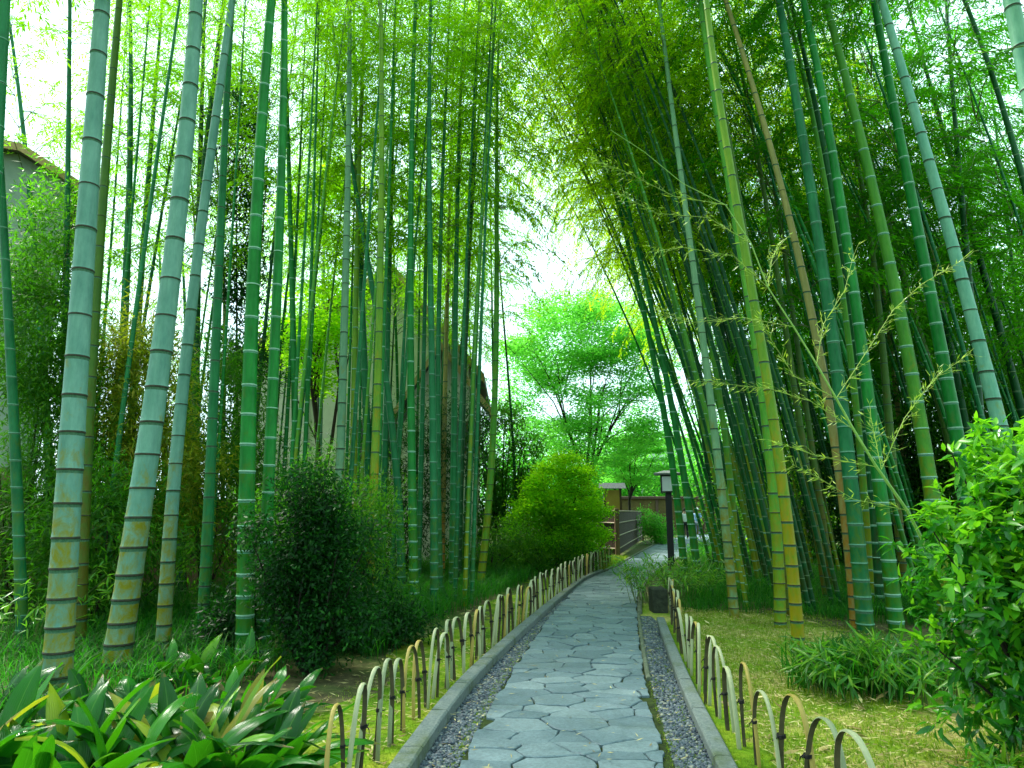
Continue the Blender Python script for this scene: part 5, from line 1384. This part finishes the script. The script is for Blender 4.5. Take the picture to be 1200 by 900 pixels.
# ------------------------------------------------------------------ two walkers far down the path
def skin_obj(name, verts, edges, radii, mat, parent, levels=2, root_i=0):
    me = bpy.data.meshes.new(name); me.from_pydata(verts, edges, []); me.materials.append(mat)
    o = link_mesh(name, me, parent)
    o.modifiers.new('skin', 'SKIN'); 
    for i, r in enumerate(radii):
        r = r if isinstance(r, tuple) else (r, r)
        me.skin_vertices[0].data[i].radius = r
    me.skin_vertices[0].data[root_i].use_root = True
    s = o.modifiers.new('sub', 'SUBSURF'); s.levels = s.render_levels = levels
    for p in me.polygons: p.use_smooth = True
    o.modifiers['skin'].use_smooth_shade = True
    return o
m_skin = simple('skin', (0.42, 0.26, 0.18), (0.50, 0.32, 0.23), 6, 0.55)
def person(label, x, y, rz, shirt, trousers, hair, cap=None, H=1.66, stride=.14):
    root = empty('person', (x, y, .03), rz); tag(root, label, 'person', 'walkers at the far end of the path'); k = H/1.7
    V = [(0,0,.92),(0,0,1.15),(0,0,1.38),(0,0,1.48),(0,-.02,1.60),(0,-.02,1.70),
         (-.10,0,.88),(-.10,-stride,.48),(-.10,-stride*.6,.07),(-.10,-stride*.6-.15,.03),
         (.10,0,.88),(.10,stride*.5,.48),(.10,stride*1.5,.09),(.10,stride*1.5-.14,.03),
         (-.18,0,1.38),(-.25,.05,1.12),(-.24,-.04,.86),(-.24,-.07,.76),
         (.18,0,1.38),(.25,-.04,1.12),(.24,-.12,.87),(.24,-.16,.78)]
    E = [(0,1),(1,2),(2,3),(3,4),(4,5),(0,6),(6,7),(7,8),(8,9),(0,10),(10,11),(11,12),(12,13),(2,14),(14,15),(15,16),(16,17),(2,18),(18,19),(19,20),(20,21)]
    Rr = [(.15,.11),(.14,.10),(.14,.10),.055,.088,.07,.085,.06,.042,.04,.085,.06,.042,.04,.06,.045,.034,.036,.06,.045,.034,.036]
    V = [tuple(c*k for c in v) for v in V]
    skin_obj('body', V, E, Rr, m_skin, root)
    iv = [0,1,2,14,15,18,19]
    Vs = [V[i] for i in iv]; Vs[0] = (0, 0, .86*k)
    skin_obj('shirt', Vs, [(0,1),(1,2),(2,3),(3,4),(2,5),(5,6)], [(.17,.13),(.165,.12),(.165,.12),.078,.062,.078,.062], shirt, root)
    iv = [0,6,7,8,10,11,12]
    skin_obj('trousers', [V[i] for i in iv], [(0,1),(1,2),(2,3),(0,4),(4,5),(5,6)], [(.165,.125),.105,.082,.066,.105,.082,.066], trousers, root)
    hb = MB()
    def cap_dome(mb, c, r, zs, n=12, lo=-.15):
        rows = 6
        vs = []; fs = []
        for i in range(rows+1):
            t = lo + (1.5708-lo)*i/rows
            for j in range(n):
                q = 6.2832*j/n; vs.append((c[0]+r*math.cos(t)*math.cos(q), c[1]+r*1.08*math.cos(t)*math.sin(q), c[2]+zs*math.sin(t)))
        for i in range(rows):
            for j in range(n): fs.append((i*n+j, i*n+(j+1) % n, (i+1)*n+(j+1) % n, (i+1)*n+j))
        mb.add(vs, fs, 0, True)
    cap_dome(hb, (0, .012*k, 1.625*k), .103, .115, lo=-.5); hb.build('hair', hair, root)
    if cap:
        cb = MB(); cap_dome(cb, (0, 0, 1.66*k), .118, .10, lo=0); cb.box(-.08, .08, -.24, -.1, 1.655*k, 1.668*k); cb.build('cap', cap, root)
g1 = G(804, 632.5); g2 = G(818, 631.8)
person('walker in a white shirt and black trousers beyond the lamp', g1.x, g1.y, 2.9, simple('white_shirt', (.66,.72,.76), (.76,.8,.84), 8, .8), simple('black_trousers', (.01,.01,.015), (.025,.025,.03), 8, .8), simple('dark_hair', (.01,.008,.006), (.03,.02,.015), 20, .5))
person('walker in a blue shirt and white cap beyond the lamp', g2.x, g2.y, 2.6, simple('blue_shirt', (.16,.32,.58), (.26,.42,.68), 8, .8), simple('grey_trousers', (.10,.14,.2), (.16,.2,.26), 8, .8), simple('grey_hair', (.06,.05,.05), (.1,.09,.08), 20, .5), simple('white_cap', (.7,.74,.76), (.8,.82,.82), 8, .8))

# ------------------------------------------------------------------ sky, sun, camera
w = bpy.data.worlds.new('World'); SC.world = w; w.use_nodes = True
nt = w.node_tree; nt.nodes.clear()
sun_dir = Vector((-0.48, 0.34, 0.81)).normalized()
sky = N(nt, 'ShaderNodeTexSky', sky_type='NISHITA'); sky.sun_disc = False
sky.sun_elevation = math.asin(sun_dir.z); sky.sun_rotation = math.atan2(sun_dir.x, sun_dir.y); sky.dust_density = 3.0; sky.air_density = 1.0
cl = noise(nt, 2.0, 6, 0.6, 'Generated')
fac = ramp(nt, cl, [(0.25, (0.55,)*3), (0.6, (0.96,)*3)])
col = mix(nt, fac, sky.outputs['Color'], (7.7, 10.9, 11.2))
bg = N(nt, 'ShaderNodeBackground'); bg.inputs['Strength'].default_value = 0.092
nt.links.new(col, bg.inputs['Color'])
wo = N(nt, 'ShaderNodeOutputWorld'); nt.links.new(bg.outputs[0], wo.inputs['Surface'])
sl_ = bpy.data.lights.new('sun', 'SUN'); sl_.energy = 4.2; sl_.angle = math.radians(12); sl_.color = (1.0, 0.95, 0.85)
so = bpy.data.objects.new('sun', sl_); C.objects.link(so)
so.rotation_euler = (-sun_dir).to_track_quat('-Z', 'Y').to_euler()

cd = bpy.data.cameras.new('camera'); cam = bpy.data.objects.new('camera', cd); C.objects.link(cam)
cd.sensor_width = 36; cd.lens = F / 1200 * 36; cd.clip_end = 1500; cd.clip_start = 0.05
cam.location = (0, 0, EYE); cam.rotation_euler = (math.pi/2 + TH, 0, 0)
SC.camera = cam
vs_ = SC.view_settings; vs_.view_transform = 'Standard'; vs_.look = 'None'; vs_.exposure = 1.38; vs_.gamma = 1; vs_.use_curve_mapping = False
SC.cycles.max_bounces = 7; SC.cycles.diffuse_bounces = 3; SC.cycles.transmission_bounces = 5; SC.cycles.glossy_bounces = 2
SC.cycles.use_denoising = True
